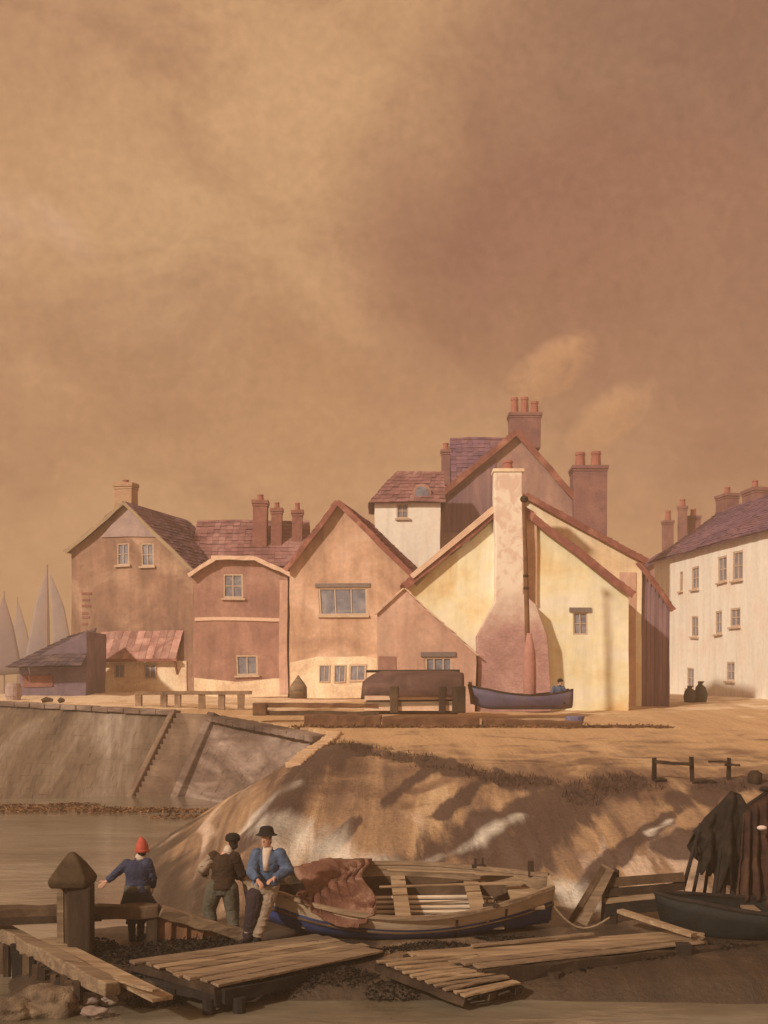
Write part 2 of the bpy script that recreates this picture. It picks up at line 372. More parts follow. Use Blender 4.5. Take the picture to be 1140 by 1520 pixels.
def mixc(f, a, b):
    n = N.new('ShaderNodeMix'); n.data_type = 'RGBA'; L.new(f, n.inputs['Factor'])
    for s_, q in (('A', a), ('B', b)):
        if isinstance(q, tuple): n.inputs[s_].default_value = q
        else: L.new(q, n.inputs[s_])
    return n.outputs['Result']
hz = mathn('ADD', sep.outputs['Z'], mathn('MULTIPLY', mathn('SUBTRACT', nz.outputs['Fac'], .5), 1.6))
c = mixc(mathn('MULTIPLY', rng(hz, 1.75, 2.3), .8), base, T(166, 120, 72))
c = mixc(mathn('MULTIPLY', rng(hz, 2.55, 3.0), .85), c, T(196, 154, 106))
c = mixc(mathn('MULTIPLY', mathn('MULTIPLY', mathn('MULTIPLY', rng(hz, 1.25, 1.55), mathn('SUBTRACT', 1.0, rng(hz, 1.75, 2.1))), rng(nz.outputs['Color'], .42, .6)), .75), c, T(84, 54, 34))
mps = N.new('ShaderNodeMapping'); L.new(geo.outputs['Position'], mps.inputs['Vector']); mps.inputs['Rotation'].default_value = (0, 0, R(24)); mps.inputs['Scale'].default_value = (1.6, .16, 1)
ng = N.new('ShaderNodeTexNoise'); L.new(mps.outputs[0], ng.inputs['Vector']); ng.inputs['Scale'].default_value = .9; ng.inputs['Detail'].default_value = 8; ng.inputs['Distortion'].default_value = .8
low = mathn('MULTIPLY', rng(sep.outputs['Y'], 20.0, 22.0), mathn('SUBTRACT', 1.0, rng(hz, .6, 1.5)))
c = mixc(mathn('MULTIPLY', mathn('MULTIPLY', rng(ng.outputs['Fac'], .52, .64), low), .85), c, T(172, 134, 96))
wet_dim = mathn('SUBTRACT', 1.0, rng(hz, -.05, .5))
rr_ = N.new('ShaderNodeMapRange'); L.new(wet_dim, rr_.inputs['Value']); rr_.inputs['To Min'].default_value = .9; rr_.inputs['To Max'].default_value = .38; L.new(rr_.outputs[0], bs.inputs['Roughness'])
c = mixc(mathn('MULTIPLY', wet_dim, .9), c, T(42, 29, 18))  # wet mud, painted darker still for the dim light of the foreground
L.new(c, bs.inputs['Base Color'])
c_in = bs.inputs['Base Color'].links[0].from_socket
at1 = N.new('ShaderNodeAttribute'); at1.attribute_name = 'earth'; at2 = N.new('ShaderNodeAttribute'); at2.attribute_name = 'shell'
def brk(a, lo, hi):     # break the patch up with the streak noise
    return mathn('MULTIPLY', rng(a, .02, .25), rng(mathn('ADD', a, mathn('MULTIPLY', mathn('SUBTRACT', ng.outputs['Fac'], .5), 3.0)), lo, hi))
c = mixc(mathn('MULTIPLY', brk(at1.outputs['Fac'], .22, .70), .9), c_in, T(64, 42, 29))
c = mixc(mathn('MULTIPLY', brk(at2.outputs['Fac'], .25, 1.7), .9), c, T(202, 170, 134))
nf = N.new('ShaderNodeTexNoise'); L.new(geo.outputs['Position'], nf.inputs['Vector']); nf.inputs['Scale'].default_value = 9; nf.inputs['Detail'].default_value = 8; nf.inputs['Roughness'].default_value = .7
vv = N.new('ShaderNodeVectorMath'); vv.operation = 'SCALE'; L.new(c, vv.inputs[0]); L.new(mathn('ADD', mathn('MULTIPLY', nf.outputs['Fac'], 1.1), .45), vv.inputs['Scale'])
L.new(vv.outputs[0], bs.inputs['Base Color'])
bpn = [n_ for n_ in N if n_.type == 'BUMP'][0]; bpn.inputs['Strength'].default_value = .8; bpn.inputs['Distance'].default_value = .12
L.new(mathn('ADD', mathn('MULTIPLY', nf.outputs['Fac'], .6), ng.outputs['Fac']), bpn.inputs['Height'])
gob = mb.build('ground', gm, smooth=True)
for nm, st in (('earth', EARTH), ('shell', SHELL)):
    a_ = gob.data.attributes.new(nm, 'FLOAT', 'POINT')
    a_.data.foreach_set('value', [near(v_[0], v_[1], st) if 18 < v_[1] < 44 else 0.0 for v_ in mb.v])
tag(gob, kind='structure')

wm = mat('water', [T(78, 61, 38), T(100, 80, 53), T(122, 100, 70)], .35, world=True, rough=.09, spec=.5, bump=.0, stretch=(.5, 1.4, 1), grain=.08)
nt = wm.node_tree; N = nt.nodes; L = nt.links
geo = N.new('ShaderNodeNewGeometry'); mp = N.new('ShaderNodeMapping'); L.new(geo.outputs['Position'], mp.inputs['Vector'])
mp.inputs['Scale'].default_value = (.8, 2.2, 1)
n1 = N.new('ShaderNodeTexNoise'); L.new(mp.outputs[0], n1.inputs['Vector']); n1.inputs['Scale'].default_value = 1.3; n1.inputs['Detail'].default_value = 5
bp = N.new('ShaderNodeBump'); bp.inputs['Strength'].default_value = .35; bp.inputs['Distance'].default_value = .06
L.new(n1.outputs['Fac'], bp.inputs['Height']); L.new(bp.outputs[0], N['Principled BSDF'].inputs['Normal'])
mb = MB(); mb.add([(-900, 5, WATER), (900, 5, WATER), (900, 1500, WATER), (-900, 1500, WATER)], [(0, 1, 2, 3)])
tag(mb.build('water', wm, fix=False), kind='structure')

# ------------------------------------------------------------------ houses
class House:
    def __init__(s, label, px, py, Y, rot=0.0, name='house'):
        s.o = P(px, py, Y); s.rot = R(rot)
        s.root = empty(name, s.o, label, 'house', rz=s.rot)
        s.cut = MB()
        s.inv = Matrix.Rotation(-s.rot, 3, 'Z')
        s.c = s.inv @ (Vector((0, 0, CAMZ)) - s.o)
    def l(s, px, py, yo=0.0):
        d = s.inv @ Vector(((px-CX)/F, 1.0, -(py-HY)/F))
        t = (yo - s.c.y)/d.y; q = s.c + d*t
        return (q.x, q.z)
    def walls(s, prof, depth, m, y0=0.0, name='wall', px=True, sink=.7):
        pr = [s.l(a, b, y0) for a, b in prof] if px else prof
        poly = [(pr[0][0], -sink)] + [(pr[-1][0], -sink)] + list(reversed(pr))
        mb = MB(); mb.prism(poly, y0, y0+depth)
        ob = mb.build(name, m, s.root)
        s.pr = pr; s.wob = ob; s.depth = depth; s.y0 = y0
        return pr
    def roof(s, segs, y0, y1, m, thick=.16, course=.30, tw=.34, board=None, over=.22, name='roof', bw=.22):
        """segs: list of ((x0,z0) low, (x1,z1) high); tiles lapped on a slab"""
        mb = MB()
        for (a, b) in segs:
            a = Vector((a[0], 0, a[1])); b = Vector((b[0], 0, b[1]))
            u = (b-a).normalized(); n = Vector((-u.z, 0, u.x))
            if n.z < 0: n = -n
            a2 = a - u*over; Lg = (b-a2).length
            v = []
            for yy in (y0, y1):
                v += [a2 + n*.01 + Vector((0, yy, 0)), b + n*.01 + Vector((0, yy, 0)), b + n*thick*.6 + Vector((0, yy, 0)), a2 + n*thick*.6 + Vector((0, yy, 0))]
            mb.add(v, [(0, 1, 2, 3), (7, 6, 5, 4), (1, 0, 4, 5), (2, 1, 5, 6), (3, 2, 6, 7), (0, 3, 7, 4)])
            k = max(2, int(Lg/course)); cc = Lg/k; nt_ = max(2, int((y1-y0)/tw)); ww = (y1-y0)/nt_
            for i in range(k):
                s0 = i*cc - .03; s1 = min(Lg, s0+cc*1.25)
                for j in range(nt_):
                    ya = y0 + j*ww; yb = ya + ww*.97
                    dz = random.uniform(-.018, .02); ds = random.uniform(-.025, .025)
                    lo = n*(thick*.6+.045+dz); hi = n*(thick*.6+.004+dz); th = n*.035
                    p = a2 + u*(s0+ds); q = a2 + u*(s1)
                    Y0 = Vector((0, ya, 0)); Y1 = Vector((0, yb, 0))
                    mb.hexa([p+lo+Y0-th, q+hi+Y0-th, q+hi+Y1-th, p+lo+Y1-th, p+lo+Y0, q+hi+Y0, q+hi+Y1, p+lo+Y1])
        ob = mb.build(name, m, s.root)
        if board:
            for (a, b) in segs:
                a = Vector((a[0], 0, a[1])); b = Vector((b[0], 0, b[1])); u = (b-a).normalized()
                n = Vector((-u.z, 0, u.x)); n = n if n.z > 0 else -n
                k = MB(); q = 7
                pts = [a - u*over + (b-a+u*over)*(i/q) for i in range(q+1)]
                k.beam([p_ + Vector((0, y0-.035, 0)) + n*(thick*.35-bw*.3) for p_ in pts], .06, bw, up=n, jit=.02)
                k.build('bargeboard', board, s.root)
        return ob
    def gable(s, prof, depth, m, rm, over_y=.3, board=None, y0=0.0, sk=None, **kw):
        pr = s.walls(prof, depth, m, y0)
        segs = []
        for i in range(len(pr)-1):
            a, b = pr[i], pr[i+1]
            if sk and i in sk: continue
            segs.append((a, b) if a[1] <= b[1] else (b, a))
        s.roof(segs, y0-over_y, y0+depth+.2, rm, board=board, **kw)
        return pr
    def window(s, x0, y0, x1, y1, yo=0.0, frame='frame_pale', bars=(1, 1), lintel=None, sill=True, arch=False, name='window', pane='glass', flush=False):
        ax, az = s.l(x0, y1, yo); bx, bz = s.l(x1, y0, yo)
        w, h = bx-ax, bz-az; cx, cz = (ax+bx)/2, (az+bz)/2
        s.cut.box((cx, yo, cz), (w, .36, h))
        mb = MB(); t = max(.05, min(.09, w*.1)); yf = yo+(-.01 if flush else .06)
        mb.box((cx, yf, bz-t/2), (w, .08, t)); mb.box((cx, yf, az+t/2), (w, .08, t))
        mb.box((ax+t/2, yf, cz), (t, .08, h-2*t)); mb.box((bx-t/2, yf, cz), (t, .08, h-2*t))
        for i in range(bars[0]): mb.box((ax+w*(i+1)/(bars[0]+1), yf, cz), (t*.6, .05, h-2*t))
        for i in range(bars[1]): mb.box((cx, yf+.004, az+h*(i+1)/(bars[1]+1)), (w-2*t, .04, t*.5))
        fo = mb.build(name, frame, s.root)
        mb = MB(); mb.box((cx, yo+(.0 if flush else .09), cz), (w-.02, .02, h-.02)); mb.build('pane', pane, fo)
        if sill:
            mb = MB(); mb.box((cx, yo-.05, az-.05), (w+.18, .16, .09)); mb.build('sill', frame, fo)
        if lintel:
            mb = MB(); mb.box((cx, yo-.012, bz+.10), (w+.3, .10, .19)); mb.build('lintel', lintel, fo)
        return fo
    def chimney(s, px0, px1, pytop, pybot, yo, m, d=None, pots=1, potm='pot', name='chimney', ph=.45, pr=.13, lean=0.0):
        ax, zt = s.l(px0, pytop, yo); bx, zb = s.l(px1, pybot, yo); w = bx-ax; cx = (ax+bx)/2; d = d or w*.8
        mb = MB()
        mb.box((cx, yo+d/2, (zt+zb)/2-.1), (w, d, zt-zb-.2))
        mb.box((cx, yo+d/2, zt-.30), (w+.07, d+.07, .10)); mb.box((cx, yo+d/2, zt-.12), (w+.14, d+.14, .20))
        ch = mb.build(name, m, s.root, bevel=.02)
        for i in range(pots):
            x = cx + (i-(pots-1)/2)*(w/max(1, pots))*.95
            hh = ph*random.uniform(.75, 1.3)
            k = MB(); k.loft([(x, yo+d/2, zt-.04, pr, pr), (x, yo+d/2, zt+hh*.15, pr*.95, pr*.95), (x, yo+d/2, zt+hh*.8, pr*.8, pr*.8), (x, yo+d/2, zt+hh*.82, pr*.95, pr*.95), (x, yo+d/2, zt+hh, pr*.9, pr*.9)], 10)
            k.build('chimney_pot', potm, ch)
        return ch
    def slab(s, pts, yo, proud, m, name, px=True, parent=None):
        q = [s.l(a, b, yo) for a, b in pts] if px else pts
        mb = MB(); mb.prism(q, yo-proud, yo+.02); return mb.build(name, m, parent or s.root)
    def done(s, wall=None):
        wall = wall or s.wob
        if s.cut.f:
            c = s.cut.build('cutter', 'glass', s.root)
            b = wall.modifiers.new('b', 'BOOLEAN'); b.object = c; b.solver = 'EXACT'; b.operation = 'DIFFERENCE'
            bake(wall)
            me = c.data; bpy.data.objects.remove(c); bpy.data.meshes.remove(me)
            s.cut = MB()

def up(poly):   # order a polygon ccw in (x,z)
    a = sum(poly[i][0]*poly[(i+1) % len(poly)][1]-poly[(i+1) % len(poly)][0]*poly[i][1] for i in range(len(poly)))
    return poly if a > 0 else list(reversed(poly))

# A: tall brown gabled house
h = House('tall brown gabled house with slate hung gable top and red awning, leftmost of the row', 196, 1028, 62, -14)
h.gable([(106, 818), (188, 748), (287, 846)], 7.5, 'plaster_brown', 'tile_purple', board='board_grey', bw=.16)
h.slab(up([(150, 797), (240, 797), (189, 753)]), 0, .07, 'slate', 'slate_hanging')
for a in ((173, 806, 191, 838), (209, 806, 228, 840)): h.window(*a, bars=(1, 1))
h.slab([(149, 1034), (276, 1034), (276, 981), (149, 981)], 0, .06, 'limewash', 'limewashed_base')
for a in ((170, 986, 186, 1006), (214, 986, 232, 1008)): h.window(*a, yo=-.065, bars=(1, 0), sill=False, flush=True)
h.done()
ax, az = h.l(160, 938); bx, bz = h.l(272, 978)
mb = MB(); n = 11
for i in range(n):
    x0 = ax-.35+(bx-ax+.35)*i/n; w = (bx-ax+.35)/n
    for k in range(4):
        t0, t1 = k/4, (k+1)/4+.03
        z0 = az-.05+(bz-az)*t0; z1 = az-.05+(bz-az)*t1
        yk0 = -.05-.40*t0; yk1 = -.05-.40*t1; xs0 = -.25*t0; xs1 = -.25*t1
        th = Vector((0, 0, .05)); j = random.uniform(-.02, .02)
        mb.hexa([Vector((x0+xs1, yk1, z1+j+.03)), Vector((x0+xs1+w*.96, yk1, z1+j+.03)), Vector((x0+xs0+w*.96, yk0, z0+j)), Vector((x0+xs0, yk0, z0+j)),
                 Vector((x0+xs1, yk1, z1+j+.03))+th, Vector((x0+xs1+w*.96, yk1, z1+j+.03))+th, Vector((x0+xs0+w*.96, yk0, z0+j))+th, Vector((x0+xs0, yk0, z0+j))+th])
aw = mb.build('awning', 'tile_awning', h.root)
mb = MB(); mb.bar((ax-.65, -.45, bz-.06), (bx-.2, -.45, bz-.06), .1, .13); mb.build('awning_beam', 'board_red', aw)
for x in (ax-.45, bx-.35):
    mb = MB(); mb.bar((x, -.40, bz-.1), (x, -.04, bz-.75), .09, .09); mb.build('bracket', 'board_red', aw)

h.chimney(169, 195, 716, 770, 1.2, 'brick_tan', pots=1, ph=.12, pr=.2)
for i, (wd, dz) in enumerate(((.55, 0), (.42, .27), (.5, .52), (.34, .82), (.4, .98), (.3, 1.25))):
    x, z = h.l(122, 880+dz*36)
    mb = MB(); mb.box((x+wd/2, -.005, z), (wd, .05, .11)); mb.build('exposed_brick', 'brick_red', h.root)

# B: low rose house with a clipped gable
h = House('low rose plastered house with clipped gable and pale bargeboards, second from left', 355, 1028, 60, 0)
h.gable([(287, 852), (321, 829), (379, 829), (426, 852)], 5, 'plaster_rose', 'tile_red', board='board_pale', bw=.2)
h.window(331, 852, 361, 889, bars=(1, 1)); h.window(351, 971, 384, 1001, bars=(1, 0))
h.done()
h.slab([(289, 922), (424, 922), (424, 917), (289, 917)], 0, .06, 'board_pale', 'string_course')
h.slab([(415, 1030), (427, 1030), (427, 862), (415, 862)], 0, .08, 'plaster_pink', 'corner_strip')
h.slab([(288, 1034), (426, 1034), (426, 1006), (352, 1010), (288, 1004)], 0, .05, 'limewash', 'limewashed_base')

# B2: long red roof behind, ridge along the street
h = House('long low house with red tiled roof and three stacks behind the rose house', 360, 1026, 65, 0)
a, b = h.l(284, 838), h.l(452, 838); zr = P(0, 779, 67.6).z - h.o.z
mb = MB(); mb.add([(a[0], 0, -.7), (b[0], 0, -.7), (b[0], 0, a[1]), (a[0], 0, a[1]), (a[0], 5.2, -.7), (b[0], 5.2, -.7), (b[0], 5.2, a[1]), (a[0], 5.2, a[1]), (a[0], 2.6, zr), (b[0], 2.6, zr)],
                  [(0, 1, 2, 3), (5, 4, 7, 6), (1, 5, 6, 9, 2), (4, 0, 3, 8, 7), (3, 2, 9, 8), (6, 7, 8, 9)])
mb.build('wall', 'plaster_rose', h.root)
def ridge_roof(h, x0, x1, ye, ze, yr, zr, m, both=True, name='roof', over=.25):
    """roof with its ridge along x"""
    mb = MB()
    for sgn in ((1, -1) if both else (1,)):
        a = Vector((0, ye if sgn > 0 else 2*yr-ye, ze)); b = Vector((0, yr, zr)); u = (b-a).normalized(); n = Vector((0, -u.z, u.y)) if sgn > 0 else Vector((0, u.z, -u.y))
        if n.z < 0: n = -n
        a = a - u*over; Lg = (b-a).length; k = max(2, int(Lg/.3)); cc = Lg/k
        mb.hexa([Vector((x0, *(a)[1:]))+n*.01, Vector((x1, *(a)[1:]))+n*.01, Vector((x1, *(b)[1:]))+n*.01, Vector((x0, *(b)[1:]))+n*.01,
                 Vector((x0, *(a)[1:]))+n*.1, Vector((x1, *(a)[1:]))+n*.1, Vector((x1, *(b)[1:]))+n*.1, Vector((x0, *(b)[1:]))+n*.1])
        nt_ = max(2, int((x1-x0)/.34)); w = (x1-x0)/nt_
        for i in range(k):
            for j in range(nt_):
                dz = random.uniform(-.018, .02); p = a+u*(i*cc-.03+random.uniform(-.02, .02)); q = a+u*min(Lg, i*cc+cc*1.22)
                X0 = Vector((x0+j*w, 0, 0)); X1 = Vector((x0+j*w+w*.97, 0, 0)); lo = n*(.145+dz); hi = n*(.104+dz); th = n*.035
                mb.hexa([p+X0+lo-th, p+X1+lo-th, q+X1+hi-th, q+X0+hi-th, p+X0+lo, p+X1+lo, q+X1+hi, q+X0+hi])
    k = MB()
    rt = mb.build(name, m, h.root)
    nk = max(2, int((x1-x0)/.4))
    for j in range(nk):
        xa = x0+(x1-x0)*j/nk; k.tube([(xa, yr, zr+.12), (xa+(x1-x0)/nk*.98, yr, zr+.12+random.uniform(-.01, .02))], .12, 8)
    k.build('ridge_tiles', m, rt)
    return rt
ridge_roof(h, a[0]-.1, b[0]+.1, 0, a[1], 2.6, zr, 'tile_red')
h.chimney(375, 396, 741, 835, .9, 'brick_red', pots=1, ph=.3, pr=.2)
h.chimney(402, 418, 753, 842, 1.0, 'brick_red', pots=1, ph=.25, pr=.16)
h.chimney(433, 448, 757, 842, 1.3, 'brick_red', pots=1, ph=.3, pr=.15)

# C: tan gabled house with wide triple window
h = House('tan plastered gabled house with wide triple window and dark red verges', 516, 1030, 58, -10)
h.gable([(430, 842), (503, 746), (611, 852)], 7.5, 'plaster_tan', 'tile_dark', board='board_red', bw=.24, over_y=.35)
h.window(474, 872, 545, 914, bars=(2, 0), lintel='frame_dark'); 
h.done()
for a in ((473, 986, 489, 1012), (495, 986, 513, 1013), (518, 986, 544, 1012)): h.window(*a, yo=-.065, bars=(1, 0), sill=False, flush=True)
h.cut = MB()
h.slab([(432, 1036), (560, 1036), (560, 978), (540, 974), (470, 974), (432, 984)], 0, .06, 'limewash', 'limewashed_base')
x0, z0 = h.l(505, 742)
# C annex: added pink block, its sloping top shaped along a diagonal shadow's edge
h = House('pink plastered block shaped as a diagonal shadow, with small dark window, between tan and yellow houses', 632, 1048, 49, 0, name='shadow_annex')
pr = h.walls([(560, 912), (601, 874), (706, 972)], .9, 'plaster_pink')
h.roof([(pr[0], pr[1]), (pr[2], pr[1])], -.12, .9, 'board_pale', thick=.05, over=.05, tw=.3)
h.window(630, 976, 670, 1001, bars=(2, 0), lintel='frame_dark', sill=False); h.done()
h.slab([(562, 1000), (588, 1000), (588, 975), (562, 975)], 0, .04, 'plaster_rose', 'patched_plaster')

# D: yellow house with outside chimney
h = House('yellow gabled house with big outside chimney stack and one small window', 768, 1055, 50, 0)
yh = h
h.gable([(607, 866), (757, 742), (933, 878)], 2.6, 'plaster_yellow', 'board_red', board='board_red', bw=.30, over_y=.28, thick=.14)
h.window(851, 909, 873, 942, bars=(1, 1), lintel='frame_dark', sill=False); h.done()
# pale left bargeboard over the red one, grey rot marks below it
mb = MB(); a = Vector((*[h.l(612, 858)[0]], -.40, h.l(612, 858)[1])); b = Vector((h.l(733, 758)[0], -.40, h.l(733, 758)[1]))
mb.bar(a, b, .05, .22, jit=.02); mb.build('pale_bargeboard', 'board_pale', h.root)
mb = MB()
for q0, q1 in (((696, 800), (733, 768)), ((618, 868), (636, 850)), ((668, 822), (684, 808))):
    A_, B_ = h.l(*q0, yo=-.06), h.l(*q1, yo=-.06); mb.bar((A_[0], -.03, A_[1]), (B_[0], -.03, B_[1]), .07, .2, jit=.03)
mb.build('purlin_ends', 'board_grey', h.root)
# ochre stain below the verge is limewash of another colour
cm = mat('chimney_brick', [T(138, 92, 70), T(152, 104, 80), T(168, 120, 90)], .8, brick=(4.0, .22))
nt = cm.node_tree; N = nt.nodes; L = nt.links; bs = N['Principled BSDF']; base = bs.inputs['Base Color'].links[0].from_socket
tc = N.new('ShaderNodeTexCoord'); sep = N.new('ShaderNodeSeparateXYZ'); L.new(tc.outputs['Object'], sep.inputs[0])
nz = N.new('ShaderNodeTexNoise'); L.new(tc.outputs['Object'], nz.inputs['Vector']); nz.inputs['Scale'].default_value = .9; nz.inputs['Detail'].default_value = 6
hz = mathn('ADD', sep.outputs['Z'], mathn('MULTIPLY', mathn('SUBTRACT', nz.outputs['Fac'], .5), 4.0))
nz2 = N.new('ShaderNodeTexNoise'); L.new(tc.outputs['Object'], nz2.inputs['Vector']); nz2.inputs['Scale'].default_value = 1.3; nz2.inputs['Detail'].default_value = 8; nz2.inputs['Distortion'].default_value = 1.5
L.new(mixc(rng(hz, 2.9, 5.6), base, mixc(rng(nz2.outputs['Fac'], .38, .55), T(180, 140, 102), T(198, 162, 120))), bs.inputs['Base Color'])
poly = up([h.l(*q, yo=-.7) for q in ((735, 698), (776, 698), (778, 880), (797, 897), (812, 945), (819, 1058), (709, 1058), (707, 945), (735, 893))])
mb = MB(); mb.prism(poly, -.75, -.003)
st = mb.build('chimney_stack', cm, h.root, bevel=.05)
q = h.l(737, 800, yo=0); q2 = h.l(775, 698, yo=0)
mb = MB(); mb.box(((q[0]+q2[0])/2, .35, (q[1]+q2[1]-.3)/2), (q2[0]-q[0], .70, q2[1]-q[1]-.3)); mb.build('stack_back', cm, h.root)
x, z = h.l(755, 697, yo=-.4)
mb = MB(); mb.box((x, -.2, z-.12), (1.26, 1.2, .14)); mb.build('stack_cap', 'limewash', h.root, bevel=.02)
mb = MB(); mb.loft([(x, -.35, z-.06, .2, .2), (x, -.35, z+.22, .16, .16), (x, -.35, z+.25, .2, .2), (x, -.35, z+.34, .18, .18)], 12); mb.build('chimney_pot', 'pot', st)
h.slab([(775, 898), (797, 898), (796, 762), (777, 752)], 0, .16, 'plaster_tan', 'wall_shade_strip')  # tan slab paints the shadow strip on the stack's right side
# D2 behind, with timber side shed
h = House('wider cream gabled house standing just behind the yellow one', 860, 1056, 52.8, 0)
h.gable([(640, 862), (779, 737), (953, 830)], 5.5, 'plaster_cream', 'tile_dark', board='board_red', bw=.26, over_y=.15)
h.slab([(921, 1060), (944, 1060), (944, 850), (921, 850)], 0, .05, 'plaster_pink', 'corner_strip')
h = House('boarded side shed in a painted shade of purple brown shadow with red tiled lean-to roof right of the yellow house', 968, 1056, 53, 0, name='side_shed')
a, b = h.l(946, 836), h.l(994, 902)
mb = MB(); mb.prism([(a[0]+.02, -.6), (b[0], -.6), (b[0], b[1]), (a[0]+.02, a[1])], .05, 5); h.wob = mb.build('wall', 'plank_shade_purple', h.root)  # purple brown colour paints in the shade of the turned-away wall
mb = MB(); x = a[0]+.03
while x < b[0]-.05:
    w = random.uniform(.14, .22); w = min(w, b[0]-x); t = (x+w-a[0])/(b[0]-a[0])
    mb.box((x+w/2, .02, (a[1]+(b[1]-a[1])*t-.05-.6)/2), (w*.93, .05, a[1]+(b[1]-a[1])*t-.05+.6)); x += w
mb.build('boarding', 'plank_shade_purple', h.root)
h.roof([(b, a)], -.2, 5.1, 'tile_dark', board='board_red', bw=.2)

# E: tall mauve house at the back
h = House('tall mauve gabled house with smoking brick stacks rising behind the others', 760, 1040, 68, 0)
h.gable([(655, 733), (766, 641), (850, 735)], 8, 'plaster_mauve', 'tile_purple', board='board_red', bw=.34, over_y=.3)
h.slab(up([(736, 790), (660, 790), (660, 742), (736, 680)]), 0, .05, 'plank_shade_purple', 'purple_shade_panel')  # flat purple panel paints the shadowed part of the gable
h.chimney(757, 803, 612, 665, 1.0, 'brick_mauve', d=1.2, pots=3, ph=.75, pr=.24)
h.chimney(853, 901, 690, 800, -.6, 'brick_mauve', d=1.6, pots=2, ph=.95, pr=.3)
a, b = h.l(664, 700, yo=3), h.l(752, 652, yo=3)
zb = P(0, 655, 73.5).z - h.o.z
xl, xr = P(668, 0, 73.5).x - h.o.x, P(760, 0, 73.5).x - h.o.x
mb = MB(); mb.prism([(xl+.1, -.6), (xr, -.6), (xr, 10.9), (xl+.1, 10.9)], 3.0, 8.0); mb.build('wing_wall', 'plaster_mauve', h.root)
ridge_roof(h, xl, xr, 3.0, 11.0, 5.5, zb, 'tile_purple', name='wing_roof')
h.chimney(656, 669, 666, 720, 5.0, 'brick_mauve', pots=1, ph=.4, pr=.2)

# F: small white house with round dormer window
h = House('small white house with hipped red roof and round dormer window, up behind', 602, 1036, 64, 0)
a, b = h.l(556, 744), h.l(654, 744); zr = P(0, 701, 66.2).z - h.o.z
mb = MB(); mb.box(((a[0]+b[0])/2, 2.2, (a[1]-.6)/2), (b[0]-a[0], 4.4, a[1]+.6)); h.wob = mb.build('wall', 'plaster_white', h.root)
h.window(588, 748, 606, 768, bars=(1, 1), sill=True); h.done()
hx = P(592, 0, 66.2).x - h.o.x
mb = MB()
def tri_tiles(mb, A_, B_, C_, D_, n=9, k=12, th=.05):     # lapped tiles on a quad A(low l) B(low r) C(high r) D(high l)
    A_, B_, C_, D_ = map(Vector, (A_, B_, C_, D_)); nn = (B_-A_).cross(D_-A_).normalized()
    if nn.z < 0: nn = -nn
    for i in range(n):
        t0, t1 = i/n-.01, min(1, (i+1.2)/n)
        for j in range(k):
            s0, s1 = j/k, (j+.97)/k; z = random.uniform(-.015, .02)
            f = lambda s_, t_: (A_.lerp(B_, s_)).lerp(D_.lerp(C_, s_), t_)
            lo = nn*(.09+z); hi = nn*(.05+z)
            p = [f(s0, t0)+lo-nn*.04, f(s1, t0)+lo-nn*.04, f(s1, t1)+hi-nn*.04, f(s0, t1)+hi-nn*.04, f(s0, t0)+lo, f(s1, t0)+lo, f(s1, t1)+hi, f(s0, t1)+hi]
            mb.hexa(p)
e = .25
A0 = (a[0]-e, -e, a[1]-.1); B0 = (b[0]+e, -e, a[1]-.1); C0 = (b[0]+e, 2.2, zr); D0 = (hx, 2.2, zr); E0 = (a[0]-e, 4.6, a[1]-.1); F0 = (b[0]+e, 4.6, a[1]-.1)
mb.add([A0, B0, C0, D0, E0, F0], [(0, 1, 2, 3), (0, 3, 4), (3, 2, 5, 4), (1, 5, 2)])
tri_tiles(mb, A0, B0, C0, D0); tri_tiles(mb, E0, A0, D0, Vector(D0)+Vector((0, .02, 0)), k=10)
mb.build('roof', 'tile_red', h.root)
x, z = h.l(626, 734, yo=.3)
mb = MB(); k = 20
mb.add([(x+.5*math.cos(2*math.pi*i/k), yy, z+.5*math.sin(2*math.pi*i/k)) for yy in (.1, 1.6) for i in range(k)], [list(range(k)), list(range(2*k-1, k-1, -1))] + [[i, (i+1) % k, k+(i+1) % k, k+i] for i in range(k)])
dm = mb.build('dormer', 'plaster_rose', h.root)
mb = MB(); mb.add([(x+.36*math.cos(2*math.pi*i/k), yy, z+.36*math.sin(2*math.pi*i/k)) for yy in (.06, .11) for i in range(k)], [list(range(k)), list(range(2*k-1, k-1, -1))] + [[i, (i+1) % k, k+(i+1) % k, k+i] for i in range(k)])
mb.build('round_window', 'glass', dm)

# G: white terrace on the right, wall running away from the viewer
g0 = Vector((16.75, 75, 2.7)); g1 = Vector((18.6, 57, 2.7)); gd = (g1-g0); glen = gd.length
h = House.__new__(House); h.o = g0; h.rot = math.atan2(gd.y, gd.x)
h.root = empty('terrace_house', g0, 'long white terrace with purple slate roof at right edge', 'house', rz=h.rot)
h.cut = MB(); h.inv = Matrix.Rotation(-h.rot, 3, 'Z'); h.c = h.inv @ (Vector((0, 0, CAMZ)) - h.o)
ez = P(0, 782, 58).z - 2.7; rz_ = P(0, 737, 67).z - 2.7
L2 = glen+6
mb = MB(); mb.add([(0, 0, -.7), (L2, 0, -.7), (L2, 0, ez), (0, 0, ez), (0, 8, -.7), (L2, 8, -.7), (L2, 8, ez), (0, 8, ez), (0, 4, rz_), (L2, 4, rz_)],
                  [(0, 1, 2, 3), (5, 4, 7, 6), (1, 5, 6, 9, 2), (4, 0, 3, 8, 7), (3, 2, 9, 8), (6, 7, 8, 9)])
h.wob = mb.build('wall', 'plaster_white', h.root)
for a in ((1009, 848, 1014, 878), (1027, 840, 1038, 876), (1066, 824, 1079, 864), (1087, 816, 1102, 862), (1026, 914, 1036, 946), (1062, 906, 1072, 942), (1084, 902, 1099, 932), (1020, 992, 1030, 1022), (1078, 984, 1090, 1012)):
    h.window(*a, bars=(1, 1), sill=True)
h.done()
ridge_roof(h, -.15, L2, 0, ez, 4, rz_, 'tile_purple', over=.4)
